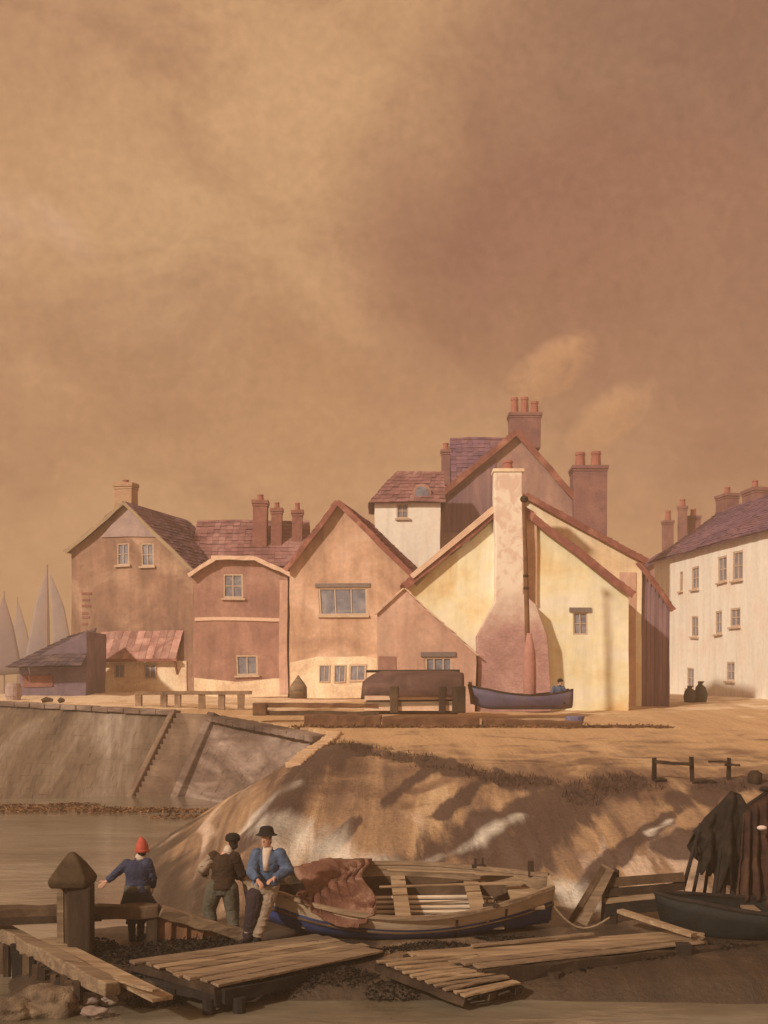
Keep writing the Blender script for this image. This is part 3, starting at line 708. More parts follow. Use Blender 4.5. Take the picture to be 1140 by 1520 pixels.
for px0, px1, t, yb in ((1062, 1079, 737, 780), (1101, 1121, 730, 760)):
    h.chimney(px0, px1, t, yb, 4.0, 'brick_mauve', d=.8, pots=1, ph=.5, pr=.2)
# K: house beyond, mainly its stacks seen
h = House('brown house beyond the white terrace showing only its ridge and stacks', 1010, 1020, 92, 0)
h.gable([(948, 850), (1020, 806), (1090, 850)], 8, 'plaster_mauve', 'tile_purple')
h.chimney(985, 1000, 772, 840, .5, 'brick_mauve', pots=1, ph=.6, pr=.25)
h.chimney(1008, 1020, 750, 820, .6, 'brick_mauve', pots=1, ph=.6, pr=.25)
h.chimney(1022, 1040, 765, 830, 1.5, 'brick_mauve', pots=1, ph=.5, pr=.25)

# L: low dark slate shed on the far left
h = House('low shed with dark slate lean-to roof against the tall brown house', 78, 1027, 57, 0, name='slate_shed')
a, b = h.l(26, 986), h.l(128, 934)
mb = MB(); mb.prism([(a[0]+.1, -.5), (b[0], -.5), (b[0], b[1]-.1), (a[0]+.1, a[1]-.1)], 0, 4); h.wob = mb.build('wall', 'shed_wall', h.root)
h.slab([(34, 1020), (78, 1020), (78, 1003), (34, 1003)], 0, .05, 'brick_red', 'brick_panel')
# hipped front slope: dark slates falling towards us
mb = MB(); tri_tiles(mb, (a[0]-.2, -.9, a[1]-.15), (b[0], -.9, a[1]-.15), (b[0], 2.2, b[1]+.1), (b[0]-1.1, 2.2, b[1]-.25), n=10, k=14)
mb.add([(a[0]-.2, -.9, a[1]-.15), (b[0], -.9, a[1]-.15), (b[0], 2.2, b[1]+.1), (b[0]-1.1, 2.2, b[1]-.25)], [(0, 1, 2, 3)])
tri_tiles(mb, (a[0]-.2, 4.2, a[1]-.15), (a[0]-.2, -.9, a[1]-.15), (b[0]-1.1, 2.2, b[1]-.25), (b[0]-1.1, 2.3, b[1]-.25), n=10, k=10)
mb.build('roof', 'slate_dark', h.root)

def weather(o, root, mw):
    if o.type == 'MESH':
        me = o.data
        if o.name.startswith(('wall', 'slate_hanging', 'chimney', 'limewashed', 'string', 'corner', 'patched', 'wing_wall', 'core')):
            bm = bmesh.new(); bm.from_mesh(me)
            for ax in range(3):
                co = [v.co[ax] for v in bm.verts]
                if not co: continue
                x = math.floor(min(co))+.73
                while x < max(co):
                    n_ = [0, 0, 0]; n_[ax] = 1; p_ = [0, 0, 0]; p_[ax] = x
                    bmesh.ops.bisect_plane(bm, geom=bm.verts[:]+bm.edges[:]+bm.faces[:], plane_co=p_, plane_no=n_); x += 1.0
            bm.to_mesh(me); bm.free()
        for v in me.vertices:
            p_ = mw @ v.co
            d = mnoise.noise_vector(p_*.33 + Vector((11, 3, 7)))*.085 + mnoise.noise_vector(p_*1.1)*.022
            v.co = v.co + Vector((d.x, d.y*.3, d.z))
        me.update()
    for ch in o.children: weather(ch, root, mw)
for r in [o for o in COL.objects if o.get('category') == 'house']:
    weather(r, r, Matrix.Translation(r.location) @ Matrix.Rotation(r.rotation_euler.z, 4, 'Z'))
# ------------------------------------------------------------------ smoke from the back stacks
def smoke(name, c, size, label, dens, seed):
    m = bpy.data.materials.new('smoke'); m.use_nodes = True; nt = m.node_tree; N = nt.nodes; L = nt.links
    N.remove(N['Principled BSDF']); out = N['Material Output']
    v = N.new('ShaderNodeVolumePrincipled'); v.inputs['Color'].default_value = (1, .80, .62, 1)
    tc = N.new('ShaderNodeTexCoord')
    n = N.new('ShaderNodeTexNoise'); n.inputs['Scale'].default_value = .8; n.inputs['Detail'].default_value = 4; n.inputs['Distortion'].default_value = 1
    mp = N.new('ShaderNodeMapping'); mp.inputs['Location'].default_value = (seed, 0, seed*2); L.new(tc.outputs['Object'], mp.inputs[0]); L.new(mp.outputs[0], n.inputs['Vector'])
    # a plume leaning to the right: ellipsoid falloff in local space
    sp = N.new('ShaderNodeSeparateXYZ'); L.new(tc.outputs['Object'], sp.inputs[0])
    def mt(op, a, b):
        q = N.new('ShaderNodeMath'); q.operation = op
        for i, w in enumerate((a, b)):
            if isinstance(w, (int, float)): q.inputs[i].default_value = w
            else: L.new(w, q.inputs[i])
        return q.outputs[0]
    ax = mt('SUBTRACT', sp.outputs['X'], mt('MULTIPLY', sp.outputs['Z'], .75))
    rr = mt('ADD', mt('ADD', mt('POWER', mt('DIVIDE', mt('ABSOLUTE', ax, 0), size[0]*.30), 2), mt('POWER', mt('DIVIDE', mt('ABSOLUTE', sp.outputs['Z'], 0), size[2]*.5), 2)), mt('POWER', mt('DIVIDE', mt('ABSOLUTE', sp.outputs['Y'], 0), size[1]*.5), 2))
    fall = mt('MAXIMUM', mt('SUBTRACT', 1.0, rr), 0)
    nn = mt('MAXIMUM', mt('MULTIPLY', mt('SUBTRACT', n.outputs['Fac'], .34), 2.6), 0)
    L.new(mt('MULTIPLY', mt('MULTIPLY', fall, nn), dens), v.inputs['Density'])
    L.new(v.outputs[0], out.inputs['Volume'])
    mb = MB(); mb.box((0, 0, 0), size); o = mb.build('smoke', m, loc=c)
    return tag(o, label, 'smoke', kind='stuff')
smoke('smoke', P(815, 550, 69.8), (8, 3, 5), 'thin smoke drifting from the topmost brick stack', 1.4, 1.0)
smoke('smoke', P(905, 620, 68.0), (7, 3, 5), 'thin smoke drifting from the stack above the yellow house', 1.1, 4.0)

# ------------------------------------------------------------------ sailing boats far off
def hull_mesh(L_, B_, H_, sheer=.25, n=22, k=12, transom=.55, bowx=1.0):
    """returns outer grid of points: stations from stern (-L/2) to bow (+L/2)"""
    rows = []
    for i in range(n+1):
        t = i/n; x = (t-.5)*L_
        if t < .5: w = transom + (1-transom)*math.sin(t/.5*math.pi/2)
        else: w = max(.012, math.cos((t-.5)/.5*math.pi/2)**.75)
        top = H_*(1 + sheer*((t-.42)/.58)**2 if t > .42 else 1+sheer*.55*((.42-t)/.42)**2)
        bot = H_*(.0 + (max(0, t-.78)/.22)**2*.45 + (max(0, .15-t)/.15)**2*.10)
        r = []
        for j in range(k+1):
            a = (j/k*2-1)        # -1 port gunwale .. +1 starboard
            s_ = abs(a)
            yy = (1-(1-s_)**2.1)*.93 + .07*s_
            zz = bot + (top-bot)*(s_**2.4)
            r.append(Vector((x + (zz/H_)*.10*bowx*(t > .9), math.copysign(yy, a)*w*B_/2, zz)))
        rows.append(r)
    return rows

def sail_boat(px, Y, parts, label, mm, hull_px):
    base = P(px, HY, Y); base.z = WATER
    r = empty('sailing_boat', base, label, 'boat', 'sailing boats beyond the quay')
    mb = MB(); L_ = hull_px/F*Y; mb.grid(hull_mesh(L_, L_*.28, 1.9)); mb.build('hull', 'hull_far', r, smooth=True, solid=.12)
    mb = MB(); rows = hull_mesh(L_, L_*.28, 1.9); mb.add([q for row in rows for q in (row[0]+Vector((0, .05, -.25)), row[-1]+Vector((0, -.05, -.25)))], [(2*i, 2*i+1, 2*i+3, 2*i+2) for i in range(len(rows)-1)]); mb.build('deck', 'hull_far', r)
    for kind, pts in parts:
        q = [P(a, b, Y)-base for a, b in pts]
        if kind == 'mast':
            mb = MB(); mb.tube([Vector((q[0].x, 0, .5)), q[1]], [.16, .07], 8); mb.build('mast', 'hull_far', r)
        else:
            # a curved sail from an outline: grid between left edge and right edge, belly towards us
            lft, rgt = q[:len(q)//2], q[len(q)//2:]
            g = []; nn = 10
            def samp(pl, t):
                t *= len(pl)-1; i = min(int(t), len(pl)-2); return pl[i].lerp(pl[i+1], t-i)
            for i in range(nn+1):
                a, b = samp(lft, i/nn), samp(rgt, i/nn); w = (b-a).length
                g.append([a.lerp(b, j/8) + Vector((0, -.06*w*math.sin(math.pi*j/8)*(1-.3*i/nn), 0)) for j in range(9)])
            mb = MB(); mb.grid(g); mb.build('sail', mm, r, smooth=True, solid=.05)
sail_boat(66, 120, [('mast', [(70, 0), (70, 838)]), ('sail', [(70, 842), (52, 900), (36, 985), (71, 842), (73, 900), (75, 990)]), ('sail', [(73, 848), (77, 900), (79, 985), (74, 848), (95, 900), (112, 985)])], 'distant boat with two tall grey sails just left of the brown house', 'sail_far', 120)
sail_boat(8, 140, [('mast', [(6, 0), (6, 878)]), ('sail', [(5, 884), (-10, 930), (-22, 1004), (6, 884), (20, 930), (34, 1000)])], 'distant boat with mauve sail at the far left edge', 'sail_mauve', 130)
sail_boat(40, 175, [('mast', [(26, 0), (26, 886)]), ('sail', [(26, 892), (20, 930), (14, 995), (27, 892), (40, 935), (52, 992)])], 'palest and smallest distant boat seen between two bigger sails', 'sail_far', 90)

# ------------------------------------------------------------------ stone revetments and stairs
def revet(name, tl, tr, br, bl, n, k, m, label, thick=.35):
    base = bl.copy(); e = empty(name, base, label, 'sea wall')
    nn = (br-bl).cross(tl-bl).normalized()
    if nn.z < 0: nn = -nn
    mb = MB()
    back = [bl, br, tr, tl]
    f = lambda s_, t_: bl.lerp(br, s_).lerp(tl.lerp(tr, s_), t_)
    mb2 = MB()
    for i in range(k):
        off = random.uniform(0, 1)
        cuts = [0.0]
        while cuts[-1] < 1: cuts.append(cuts[-1] + random.uniform(.6, 2.2)/n)
        cuts[-1] = 1.0
        for a, b in zip(cuts, cuts[1:]):
            if b-a < .004: continue
            t0, t1 = i/k, (i+1)/k; z = random.uniform(-.006, .014)
            b_ = b
            lift = nn*z
            mb2.hexa([f(a, t0)-nn*.1-base, f(b_, t0)-nn*.1-base, f(b_, t1)-nn*.1-base, f(a, t1)-nn*.1-base,
                      f(a, t0)+lift-base, f(b_, t0)+lift*random.uniform(.6, 1.2)-base, f(b_, t1)+lift*random.uniform(.5, 1.2)-base, f(a, t1)+lift-base])
    mb.grid([[f(i_/24, j_/10)-nn*.09-base for i_ in range(25)] for j_ in range(11)])
    mb.build('core', m, e); mb2.build('stone_facing', m, e)
    # coping
    mb3 = MB(); q = 14
    for i in range(q):
        a, b = tl.lerp(tr, i/q)-base, tl.lerp(tr, (i+.97)/q)-base
        mb3.bar(a+Vector((0, .1, .02)), b+Vector((0, .1, .02)), .75, .2, jit=.02)
    mb3.build('coping', 'stone_dark', e, bevel=.03)
    return e
revet('stone_revetment', P(-60, 1042, 50.2), P(262, 1059, 47.3), G(194, 1194, WATER-.3), G(-80, 1203, WATER-.3), 44, 17, 'stone', 'long sloping grey stone sea wall at left, above the water')
revet('stone_revetment', P(318, 1067, 45.6), P(478, 1098, 38.8), G(378, 1212, WATER-.3), G(262, 1194, WATER-.3), 26, 15, 'stone_dark', 'shorter brown stone sea wall right of the stone steps')
# stairs between
tl, tr, br, bl = P(264, 1060, 47.2), P(316, 1067, 45.8), G(260, 1194, WATER-.3), G(197, 1194, WATER-.3)
e = empty('stone_steps', bl, 'steep stone steps running down between the two sea walls', 'steps')
mb = MB(); n = 17
for i in range(n):
    a, b = bl.lerp(tl, i/n), br.lerp(tr, i/n); c, d = bl.lerp(tl, (i+1)/n), br.lerp(tr, (i+1)/n); z = c.z+.04
    mb.hexa([Vector((p.x, p.y, p.z-.7))-bl for p in (a, b, d, c)] + [Vector((p.x, p.y, z))-bl for p in (a, b, d, c)])
mb.build('treads', 'stone_step', e)
mb = MB(); off = Vector((.12, -.05, .16)); mb.bar(br-bl+off, tr-bl+off, .5, .5, jit=.02); mb.build('kerb', 'stone_dark', e, bevel=.04)
mb = MB(); off = Vector((-.12, .05, .10)); mb.bar(bl-bl+off, tl-bl+off, .3, .35, jit=.02); mb.build('kerb', 'stone_step', e, bevel=.04)
# pale slip edge along the bank
e = empty('slipway_edge', P(440, 1150, 33), 'pale stone slip edge running down the sandy bank', 'slipway')
o = e.location.copy(); mb = MB()
pts = [Vector((x_, y_, ground(x_, y_)+.02)) for x_, y_ in ((-1.55, 39.2), (-1.65, 37), (-1.8, 34.5), (-2.0, 32), (-2.2, 29.5))]
q = 30
def samp(pl, t):
    t *= len(pl)-1; i = min(int(t), len(pl)-2); return pl[i].lerp(pl[i+1], t-i)
for i in range(q):
    mb.bar(samp(pts, i/q)-o, samp(pts, (i+.97)/q)-o, .40, .14, jit=.03)
mb.build('kerb_stones', 'stone_pale', e, bevel=.04)

# ------------------------------------------------------------------ things on the quay
def gz(x, y): return ground(x, y)
def railing(name, pxs, pyt, pyb, Y, label, m, rails, w=.16, cat='fence', xr=None):
    base = P(pxs[0], pyb, Y); e = empty(name, base, label, cat)
    for px in pxs:
        a = P(px, pyb, Y); t = P(px, pyt+random.uniform(-3, 0), Y); a.z = min(a.z, gz(a.x, a.y))-.2
        mb = MB(); mb.bar(a-base, t-base, w, w, jit=.02); mb.build('post', m, e)
    for (x0, y0, x1, y1, hh) in rails:
        mb = MB(); q = 4; A_, B_ = P(x0, y0, Y-.12)-base, P(x1, y1, Y-.12)-base
        mb.beam([A_, B_], .1, hh, jit=.015, n=q)
        mb.build('rail', m, e)
    return e
railing('railing', [206, 243, 264, 300, 329, 358], 1028, 1050, 50.5, 'brown timber railing on the quay above the stone steps', 'timber_rail', [(204, 1029, 374, 1028, .14)], w=.26)
e = empty('timber_barrier', P(385, 1060, 44), 'long low timber barrier lying on the quay left of the upturned boat', 'barrier')
o = e.location.copy(); Yb = 44.0
mb = MB(); mb.bar(P(386, 1062, Yb)-o, P(386, 1043, Yb)-o, .5, .5); mb.build('end_block', 'timber_rust', e, bevel=.04)
for yy, m in ((1046, 'timber_rust'), (1058, 'timber_brown')):
    mb = MB()
    mb.beam([P(394, yy, Yb)-o, P(562, yy+2, Yb)-o], .25, .17, jit=.02, n=9)
    mb.build('beam', m, e)
for i, (a, b, y0, y1, lb) in enumerate(((452, 566, 1066, 1069, 'dark red-brown baulk, leftmost of three laid end to end below the quay'), (568, 712, 1070, 1072, 'dark red-brown baulk below the upturned boat, middle of three laid end to end'), (716, 862, 1073, 1078, 'dark red-brown baulk below the masted boat, rightmost of three laid end to end'))):
    c = P((a+b)/2, y1+12, 42.2); mb = MB(); q = 5
    mb.beam([P(a, y0+5, 42.2)-c, P(b, y1+5, 42.2)-c], .6, .55, jit=.04, n=9)
    o2 = mb.build('timber_baulk', 'timber_rust', loc=c, bevel=.04); tag(o2, lb, 'timber', 'timber baulks along the quay')
# upturned boat on props
e = empty('upturned_boat', P(612, 1052, 46), 'dark upturned boat stored on timber props before the tan house', 'boat')
o = e.location.copy()
rows = hull_mesh(3.75, 1.7, .95, sheer=.12, transom=.8)
mb = MB(); mb.grid(rows)
hb = mb.build('hull', 'hull_umber', e, smooth=True, solid=.06)
hb.rotation_euler = (R(180), 0, R(180)); hb.location = (.05, 0, 1.42)
mb = MB(); mb.tube([(-1.75, 0, 1.42), (1.8, 0, 1.44)], .05, 8); mb.build('keel', 'timber_black', e)
for x, w, m in ((-.7, .3, 'timber_brown'), (1.1, .25, 'timber_dark'), (1.72, .5, 'timber_dark')):
    mb = MB(); mb.box((x, -.7, .36), (w, .3, 1.0)); mb.build('prop', m, e, bevel=.03)
for z, m in ((.42, 'board_pale'), (.2, 'timber_mid'), (.02, 'board_pale')):
    mb = MB(); mb.bar((-1.8, -.62, z), (1.55, -.62, z+.02), .12, .17, jit=.02); mb.build('stretcher', m, e)
mb = MB(); mb.prism([(-1.75, -.2), (1.7, -.2), (1.7, .55), (-1.75, .5)], -.45, -.40); mb.build('board_side', 'timber_brown', e)
# small heap left of it
c = P(443, 1024, 50); mb = MB()
mb.loft([(0, 0, -.35, .36, .3), (0, 0, .12, .35, .3), (.0, 0, .3, .24, .2), (-.01, 0, .48, .10, .08), (-.01, 0, .6, .03, .03)], 12)
tag(mb.build('cork_buoy', 'timber_mid', loc=c, smooth=True), 'small grey-brown pointed buoy standing on the quay below the triple window', 'buoy')
for (a, b, y, lb) in ((62, 78, 1038, 'thin dark driftwood stick on the quay below the shed'), (87, 95, 1040, 'short dark stump of driftwood on the quay below the shed')):
    c = P((a+b)/2, y, 51); c.z = gz(c.x, c.y)+.08; w = (b-a)/F*51
    mb = MB(); mb.tube([(-w/2, 0, -.02), (-w*.1, .05, .06), (w/2, 0, .03)], [.09, .12, .07], 8); tag(mb.build('driftwood', 'timber_brown', loc=c), lb, 'driftwood')
c = P(20, 1027, 54); mb = MB(); c.z = gz(c.x, c.y)
mb.loft([(0, 0, 0, .3, .3), (0, 0, .2, .36, .36), (0, 0, .5, .37, .37), (0, 0, .75, .3, .3)], 14)
for z in (.17, .55): mb.loft([(0, 0, z, .375, .375), (0, 0, z+.06, .378, .378)], 14)
tag(mb.build('barrel', 'slate', loc=c, smooth=False), 'small grey barrel beside the dark slate shed', 'barrel')

# masted boat on the quay with a seated man
bc = P(775, 1052, 46); e = empty('fishing_boat', bc, 'dark blue fishing boat with tall mast before the yellow house', 'boat', rz=R(180+3))
rows = hull_mesh(3.75, 1.25, .50, sheer=.75, transom=.6)
mb = MB(); mb.grid(rows); mb.build('hull', 'boat_navy', e, smooth=True, solid=.06)
for s_ in (0, -1):
    mb = MB(); mb.tube([r[s_]+Vector((0, 0, .02)) for r in rows], .045, 8); mb.build('gunwale', 'timber_dark', e)
mb = MB(); mb.bar((1.9, 0, .18), (1.98, 0, 1.02), .12, .16); mb.build('stem_post', 'timber_rust', e)
mb = MB(); mb.bar((-.9, -.5, .42), (-.9, .5, .42), .25, .06); mb.build('thwart', 'timber_mid', e)
mast_top = P(777, 737, 46.0) - bc
def to_l(v): return Matrix.Rotation(-R(183), 3, 'Z') @ v
mb = MB(); mb.tube([to_l(Vector(((785-775)/F*46, 0, .1))), to_l(P(781, 860, 46)-bc), to_l(mast_top)], [.11, .09, .07], 10); mast = mb.build('mast', 'timber_rust', e)
for py, r_ in ((741, .16), (855, .11), (873, .11)):
    p = to_l(P(778+(py-737)/313*7, py, 46)-bc); mb = MB(); mb.ball(p, r_, 8, (1, 1, .9)); mb.build('mast_band', 'timber_dark', mast)
pts = [to_l(P(783+dx, y_, 46.0)-bc) + Vector((0, .05, 0)) for dx, y_ in ((2, 940), (3, 970), (3, 1000), (3, 1030), (2, 1044))]
mb = MB(); mb.tube(pts, [.10, .22, .25, .24, .2], 12)
mb.build('mast_sleeve', mat('sleeve_rust', [T(130, 78, 56), T(150, 98, 72)], 3), e, smooth=True)  # wider reddish tube round the lower mast
c = P(853, 1070, 43.5); c.z = gz(c.x, c.y); mb = MB(); mb.loft([(0, 0, 0, .3, .26), (0, 0, .22, .36, .3), (0, 0, .25, .36, .3), (0, 0, .23, .3, .25), (0, 0, .05, .25, .2)], 14)
tag(mb.build('puddle_tub', 'puddle_blue', loc=c), 'small blue tub added for a shining puddle on the sand below the masted boat', 'tub')  # added tub, its blue imitates a puddle's reflection
# two small shapes by the right terrace
for px, hh, lb in ((1024, .75, 'dark green bush-like sack by the white terrace, left of two'), (1040, .95, 'taller pale green sack by the white terrace, right of two')):
    c = P(px, 1046, 56); c.z = gz(c.x, c.y); mb = MB()
    mb.loft([(0, 0, -.05, .26, .24), (.02, 0, hh*.35, .32, .28), (0, 0, hh*.7, .24, .22), (-.02, 0, hh*.85, .10, .10), (.03, 0, hh, .16, .14)], 12)
    tag(mb.build('sack', 'cloth_olive', loc=c, smooth=True), lb, 'sack')

# broken fence on the sand, right
e = railing('broken_fence', [971, 1027, 1082], 1126, 1150, 27.8, 'broken thin brown fence with three posts on the sand', 'timber_dark', [(973, 1131, 1026, 1134, .07), (1052, 1130, 1082, 1131, .045), (1076, 1135, 1098, 1136, .05)], w=.09)
for (px, py, w, lb) in ((981, 1143, .14, 'tiny dark driftwood scrap under the broken fence, left one'), (1046, 1144, .28, 'longer dark driftwood scrap between the fence posts')):
    c = P(px, py, 27.6); c.z = gz(c.x, c.y)+.03; mb = MB(); mb.tube([(-w, 0, 0), (0, .02, .03), (w, 0, .01)], [.03, .045, .025], 7)
    tag(mb.build('driftwood', 'timber_dark', loc=c), lb, 'driftwood')
c = P(1121, 1141, 27.5); mb = MB(); mb.loft([(0, 0, -.25, .12, .12), (-.02, 0, -.08, .17, .15), (0, 0, .06, .16, .14), (-.02, 0, .13, .08, .07)], 12)
c.z = gz(c.x, c.y)+.15
tag(mb.build('wooden_pulley', 'timber_dark', loc=c, smooth=True), 'dark rounded block lying beside the broken fence', 'block')

# ------------------------------------------------------------------ foreground staging
def deck(name, corners, n, label, m, along='u', th=.035, gap=.2, jm='timber_dark', skip=(), wob=.06):
    a, b, c, d = corners                # a->b and d->c run the same way
    o = a.copy(); e = empty(name, o, label, 'staging')
    for i in range(n):
        if i in skip: continue
        g_ = gap*random.uniform(.5, 1.3)
        t0, t1 = (i+g_/2)/n, (i+1-g_/2)/n
        if along == 'u': p = [a.lerp(d, t0), b.lerp(c, t0), b.lerp(c, t1), a.lerp(d, t1)]
        else: p = [a.lerp(b, t0), d.lerp(c, t0), d.lerp(c, t1), a.lerp(b, t1)]
        u = (p[1]-p[0]); e0, e1 = random.uniform(-wob, wob*.4), random.uniform(-wob*.4, wob); w_ = (p[3]-p[0])*random.uniform(-.05, .05); j = random.uniform(-.012, .014)
        p = [p[0]+u*e0*.5+w_, p[1]+u*e1*.5-w_, p[2]+u*e1*.5-w_, p[3]+u*e0*.5+w_]
        mb = MB(); A2, B2 = (p[0]+p[3])/2-o, (p[1]+p[2])/2-o; wd = (p[3]-p[0]).length
        mb.beam([A2+V((0, 0, j-th/2)), B2+V((0, 0, j-th/2+random.uniform(-.02, .02)))], wd, th, jit=.007, n=6)
        mb.build('plank', random.choice(m) if isinstance(m, (list, tuple)) else m, e, bevel=.006)
    for k, (p, q) in enumerate(((a, d), (b, c), (a.lerp(b, .5), d.lerp(c, .5))) if along == 'u' else ((a, b), (d, c))):
        s_ = (q-p); k_ = MB(); k_.beam([p+s_*.02-o-Vector((0, 0, th+.05)), q-s_*.02-o-Vector((0, 0, th+.05))], .12, .10, jit=.012, n=5); k_.build('joist', jm, e)
    return e
V = Vector
PL = ['timber_pale', 'timber_pale', 'timber_mid']
deck('plank_staging', [G(196, 1424, .05), G(470, 1388, .05), G(568, 1410, .05), G(326, 1462, .0)], 8, 'pale plank staging in front of the two standing men', PL)
deck('gangway', [G(556, 1424, .10), G(700, 1412, .10), G(772, 1462, -.16), G(694, 1480, -.2)], 11, 'narrow pale boarded ramp sloping into the water below the boat', PL, gap=.35)
deck('plank_landing', [G(600, 1412, .06), G(1030, 1377, .08), G(1045, 1396, .08), G(722, 1434, .04)], 6, 'long pale plank landing between white boat and dark boat', PL, gap=.16, wob=.04)
e = empty('landing_piles', G(760, 1440, -.1), 'dark tarred timber face and piles under the long landing', 'piling'); o = e.location.copy()
A_, B_ = G(716, 1438, -.0), G(1160, 1396, -.0)
mb = MB(); mb.beam([A_-o-V((0, 0, .10)), B_-o-V((0, 0, .10))], .12, .20, jit=.025, n=14); mb.build('fascia', 'timber_dark', e)
for t in (.02, .22, .4, .58, .78, .95):
    p = A_.lerp(B_, t)-o+V((0, -.1, 0)); mb = MB(); mb.tube([p-V((0, 0, 1)), p-V((0, 0, .12))], [.11, .1], 9); mb.build('pile', 'timber_dark', e)
p = G(1012, 1398, .1); mb = MB(); mb.bar(p-o-V((0, .1, .45)), p-o-V((0, .1, 0)), .2, .2); mb.build('pile', 'timber_black', e)
e = empty('staging_fascia', G(330, 1470, -.1), 'dark weedy timber face below the pale plank staging', 'piling'); o = e.location.copy()
for (A_, B_) in ((G(196, 1430, -.05), G(326, 1467, -.05)), (G(330, 1467, -.05), G(570, 1415, -.05))):
    mb = MB(); mb.beam([A_-o-V((0, 0, .12)), B_-o-V((0, 0, .12))], .12, .18, jit=.025, n=8); mb.build('fascia', 'timber_black', e)
    for t in (.1, .5, .9):
        p = A_.lerp(B_, t)-o+V((0, -.1, 0)); mb = MB(); mb.tube([p-V((0, 0, .9)), p-V((0, 0, .15))], [.1, .09], 9); mb.build('pile', 'timber_black', e)
# loose planks dropped at odd angles
for i, (x0, y0, x1, y1, w_, m, lb) in enumerate((
        (150, 1446, 232, 1470, .12, 'timber_pale', 'short loose plank beside the diagonal beam'),
        (700, 1404, 880, 1386, .10, 'timber_mid', 'thin plank lying behind the long landing under the boat'), (880, 1424, 1020, 1410, .12, 'timber_brown', 'brown plank floating along the front of the long landing'))):
    zz = .09 if 'water' not in lb and 'floating' not in lb else WATER+.03
    a, b = G(x0, y0, zz), G(x1, y1, zz+.03); mb = MB(); mb.beam([V((0, 0, 0)), b-a], w_, .035, jit=.006, n=6); tag(mb.build('loose_plank', m, loc=a, bevel=.005), lb, 'plank', 'loose planks about the staging')
# left jetty edge: diagonal beam over upright stakes
e = empty('stake_fence', G(0, 1380, .15), 'dark upright stakes under a pale diagonal beam, bottom left corner', 'fence'); o = e.location.copy()
A_, B_ = G(-25, 1366, .22), G(168, 1468, .02)
mb = MB()
mb.beam([A_-o, B_-o], .26, .2, jit=.02, n=9)
mb.build('top_beam', 'timber_mid', e, bevel=.02)
mb = MB(); d2 = V((.42, .05, -.03)); mb.bar(A_.lerp(B_, .3)-o+d2, A_.lerp(B_, 1.1)-o+d2, .3, .06, jit=.01); mb.build('plank', 'timber_pale', e)
for i in range(17):
    p = A_.lerp(B_, .02+.05*i)-o+V((-.05+random.uniform(-.05, .05), -.17, -.06)); h_ = random.uniform(.85, 1.1); 
    mb = MB(); mb.bar(p-V((random.uniform(-.05, .05), 0, h_)), p+V((random.uniform(-.02, .02), 0, random.uniform(-.12, .04))), random.uniform(.08, .13), .08, jit=.015); mb.build('stake', random.choice(['timber_black', 'timber_dark', 'timber_brown']), e)
# low rail behind the bollard
e = empty('low_rail', P(0, 1360, 18.5), 'thick low timber rail behind the capped mooring post', 'rail'); o = e.location.copy()
mb = MB()
A_, B_ = P(-60, 1357, 18.45), P(236, 1352, 18.6)
mb.beam([A_-o, B_-o], .26, .20, jit=.02, n=10)
mb.build('beam', 'timber_brown', e, bevel=.02)
mb = MB(); A2, B2 = P(-60, 1371, 18.3), P(150, 1362, 18.4); mb.bar(A2-o, B2-o, .1, .1, jit=.012); mb.build('under_beam', 'timber_dark', e)
mb = MB(); C_ = P(372, 1391, 19.0)
mb.beam([B_-o, C_-o], .30, .17, jit=.02, n=7)
mb.build('sloping_beam', 'timber_mid', e, bevel=.02)
for t in (.55, .97):
    p = A_.lerp(B_, t)-o; mb = MB(); mb.bar(p-V((0, 0, .9)), p, .16, .16, jit=.01); mb.build('post', 'timber_dark', e)
mb = MB()
for i in range(5):
    p = B_.lerp(C_, .05+.17*i); mb.bar(p-o+V((0, .02, -.05)), V((p.x, p.y+.02, -.25))-o, .22, .06, jit=.015)
mb.build('infill_boards', 'timber_rust', e)
# capped mooring post
e = empty('mooring_post', P(110, 1406, 18.0), 'stout mooring post with a pyramid cap beside the low rail', 'bollard'); o = e.location.copy()
c = P(108, 1312, 18.0)-o
mb = MB(); mb.bar(V((.11, 0, -.8)), V((.10, 0, c.z)), .35, .37, jit=.02); mb.build('post', 'timber_dark', e, bevel=.03)
for x, m in ((-.2, 'timber_mid'), (-.1, 'timber_brown')):
    mb = MB(); mb.bar(V((x, .08, -.8)), V((x-.01, .08, c.z)), .09, .16, jit=.01); mb.build('side_post', m, e)
mb = MB(); zc = c.z
q_ = .82; mb.loft([(c.x, 0, zc-.03, .47*q_, .40*q_, R(45)), (c.x, 0, zc+.07, .53*q_, .45*q_, R(45)), (c.x, 0, zc+.11, .50*q_, .43*q_, R(45)), (c.x, 0, zc+.30, .30*q_, .27*q_, R(45)), (c.x-.01, 0, zc+.44, .10, .09, R(45)), (c.x-.01, 0, zc+.48, .04, .04, R(45))], 4)
mb.build('cap', mat('cap_wood', [T(50, 34, 18), T(70, 48, 26), T(88, 62, 36)], 2.2), e, bevel=.03)
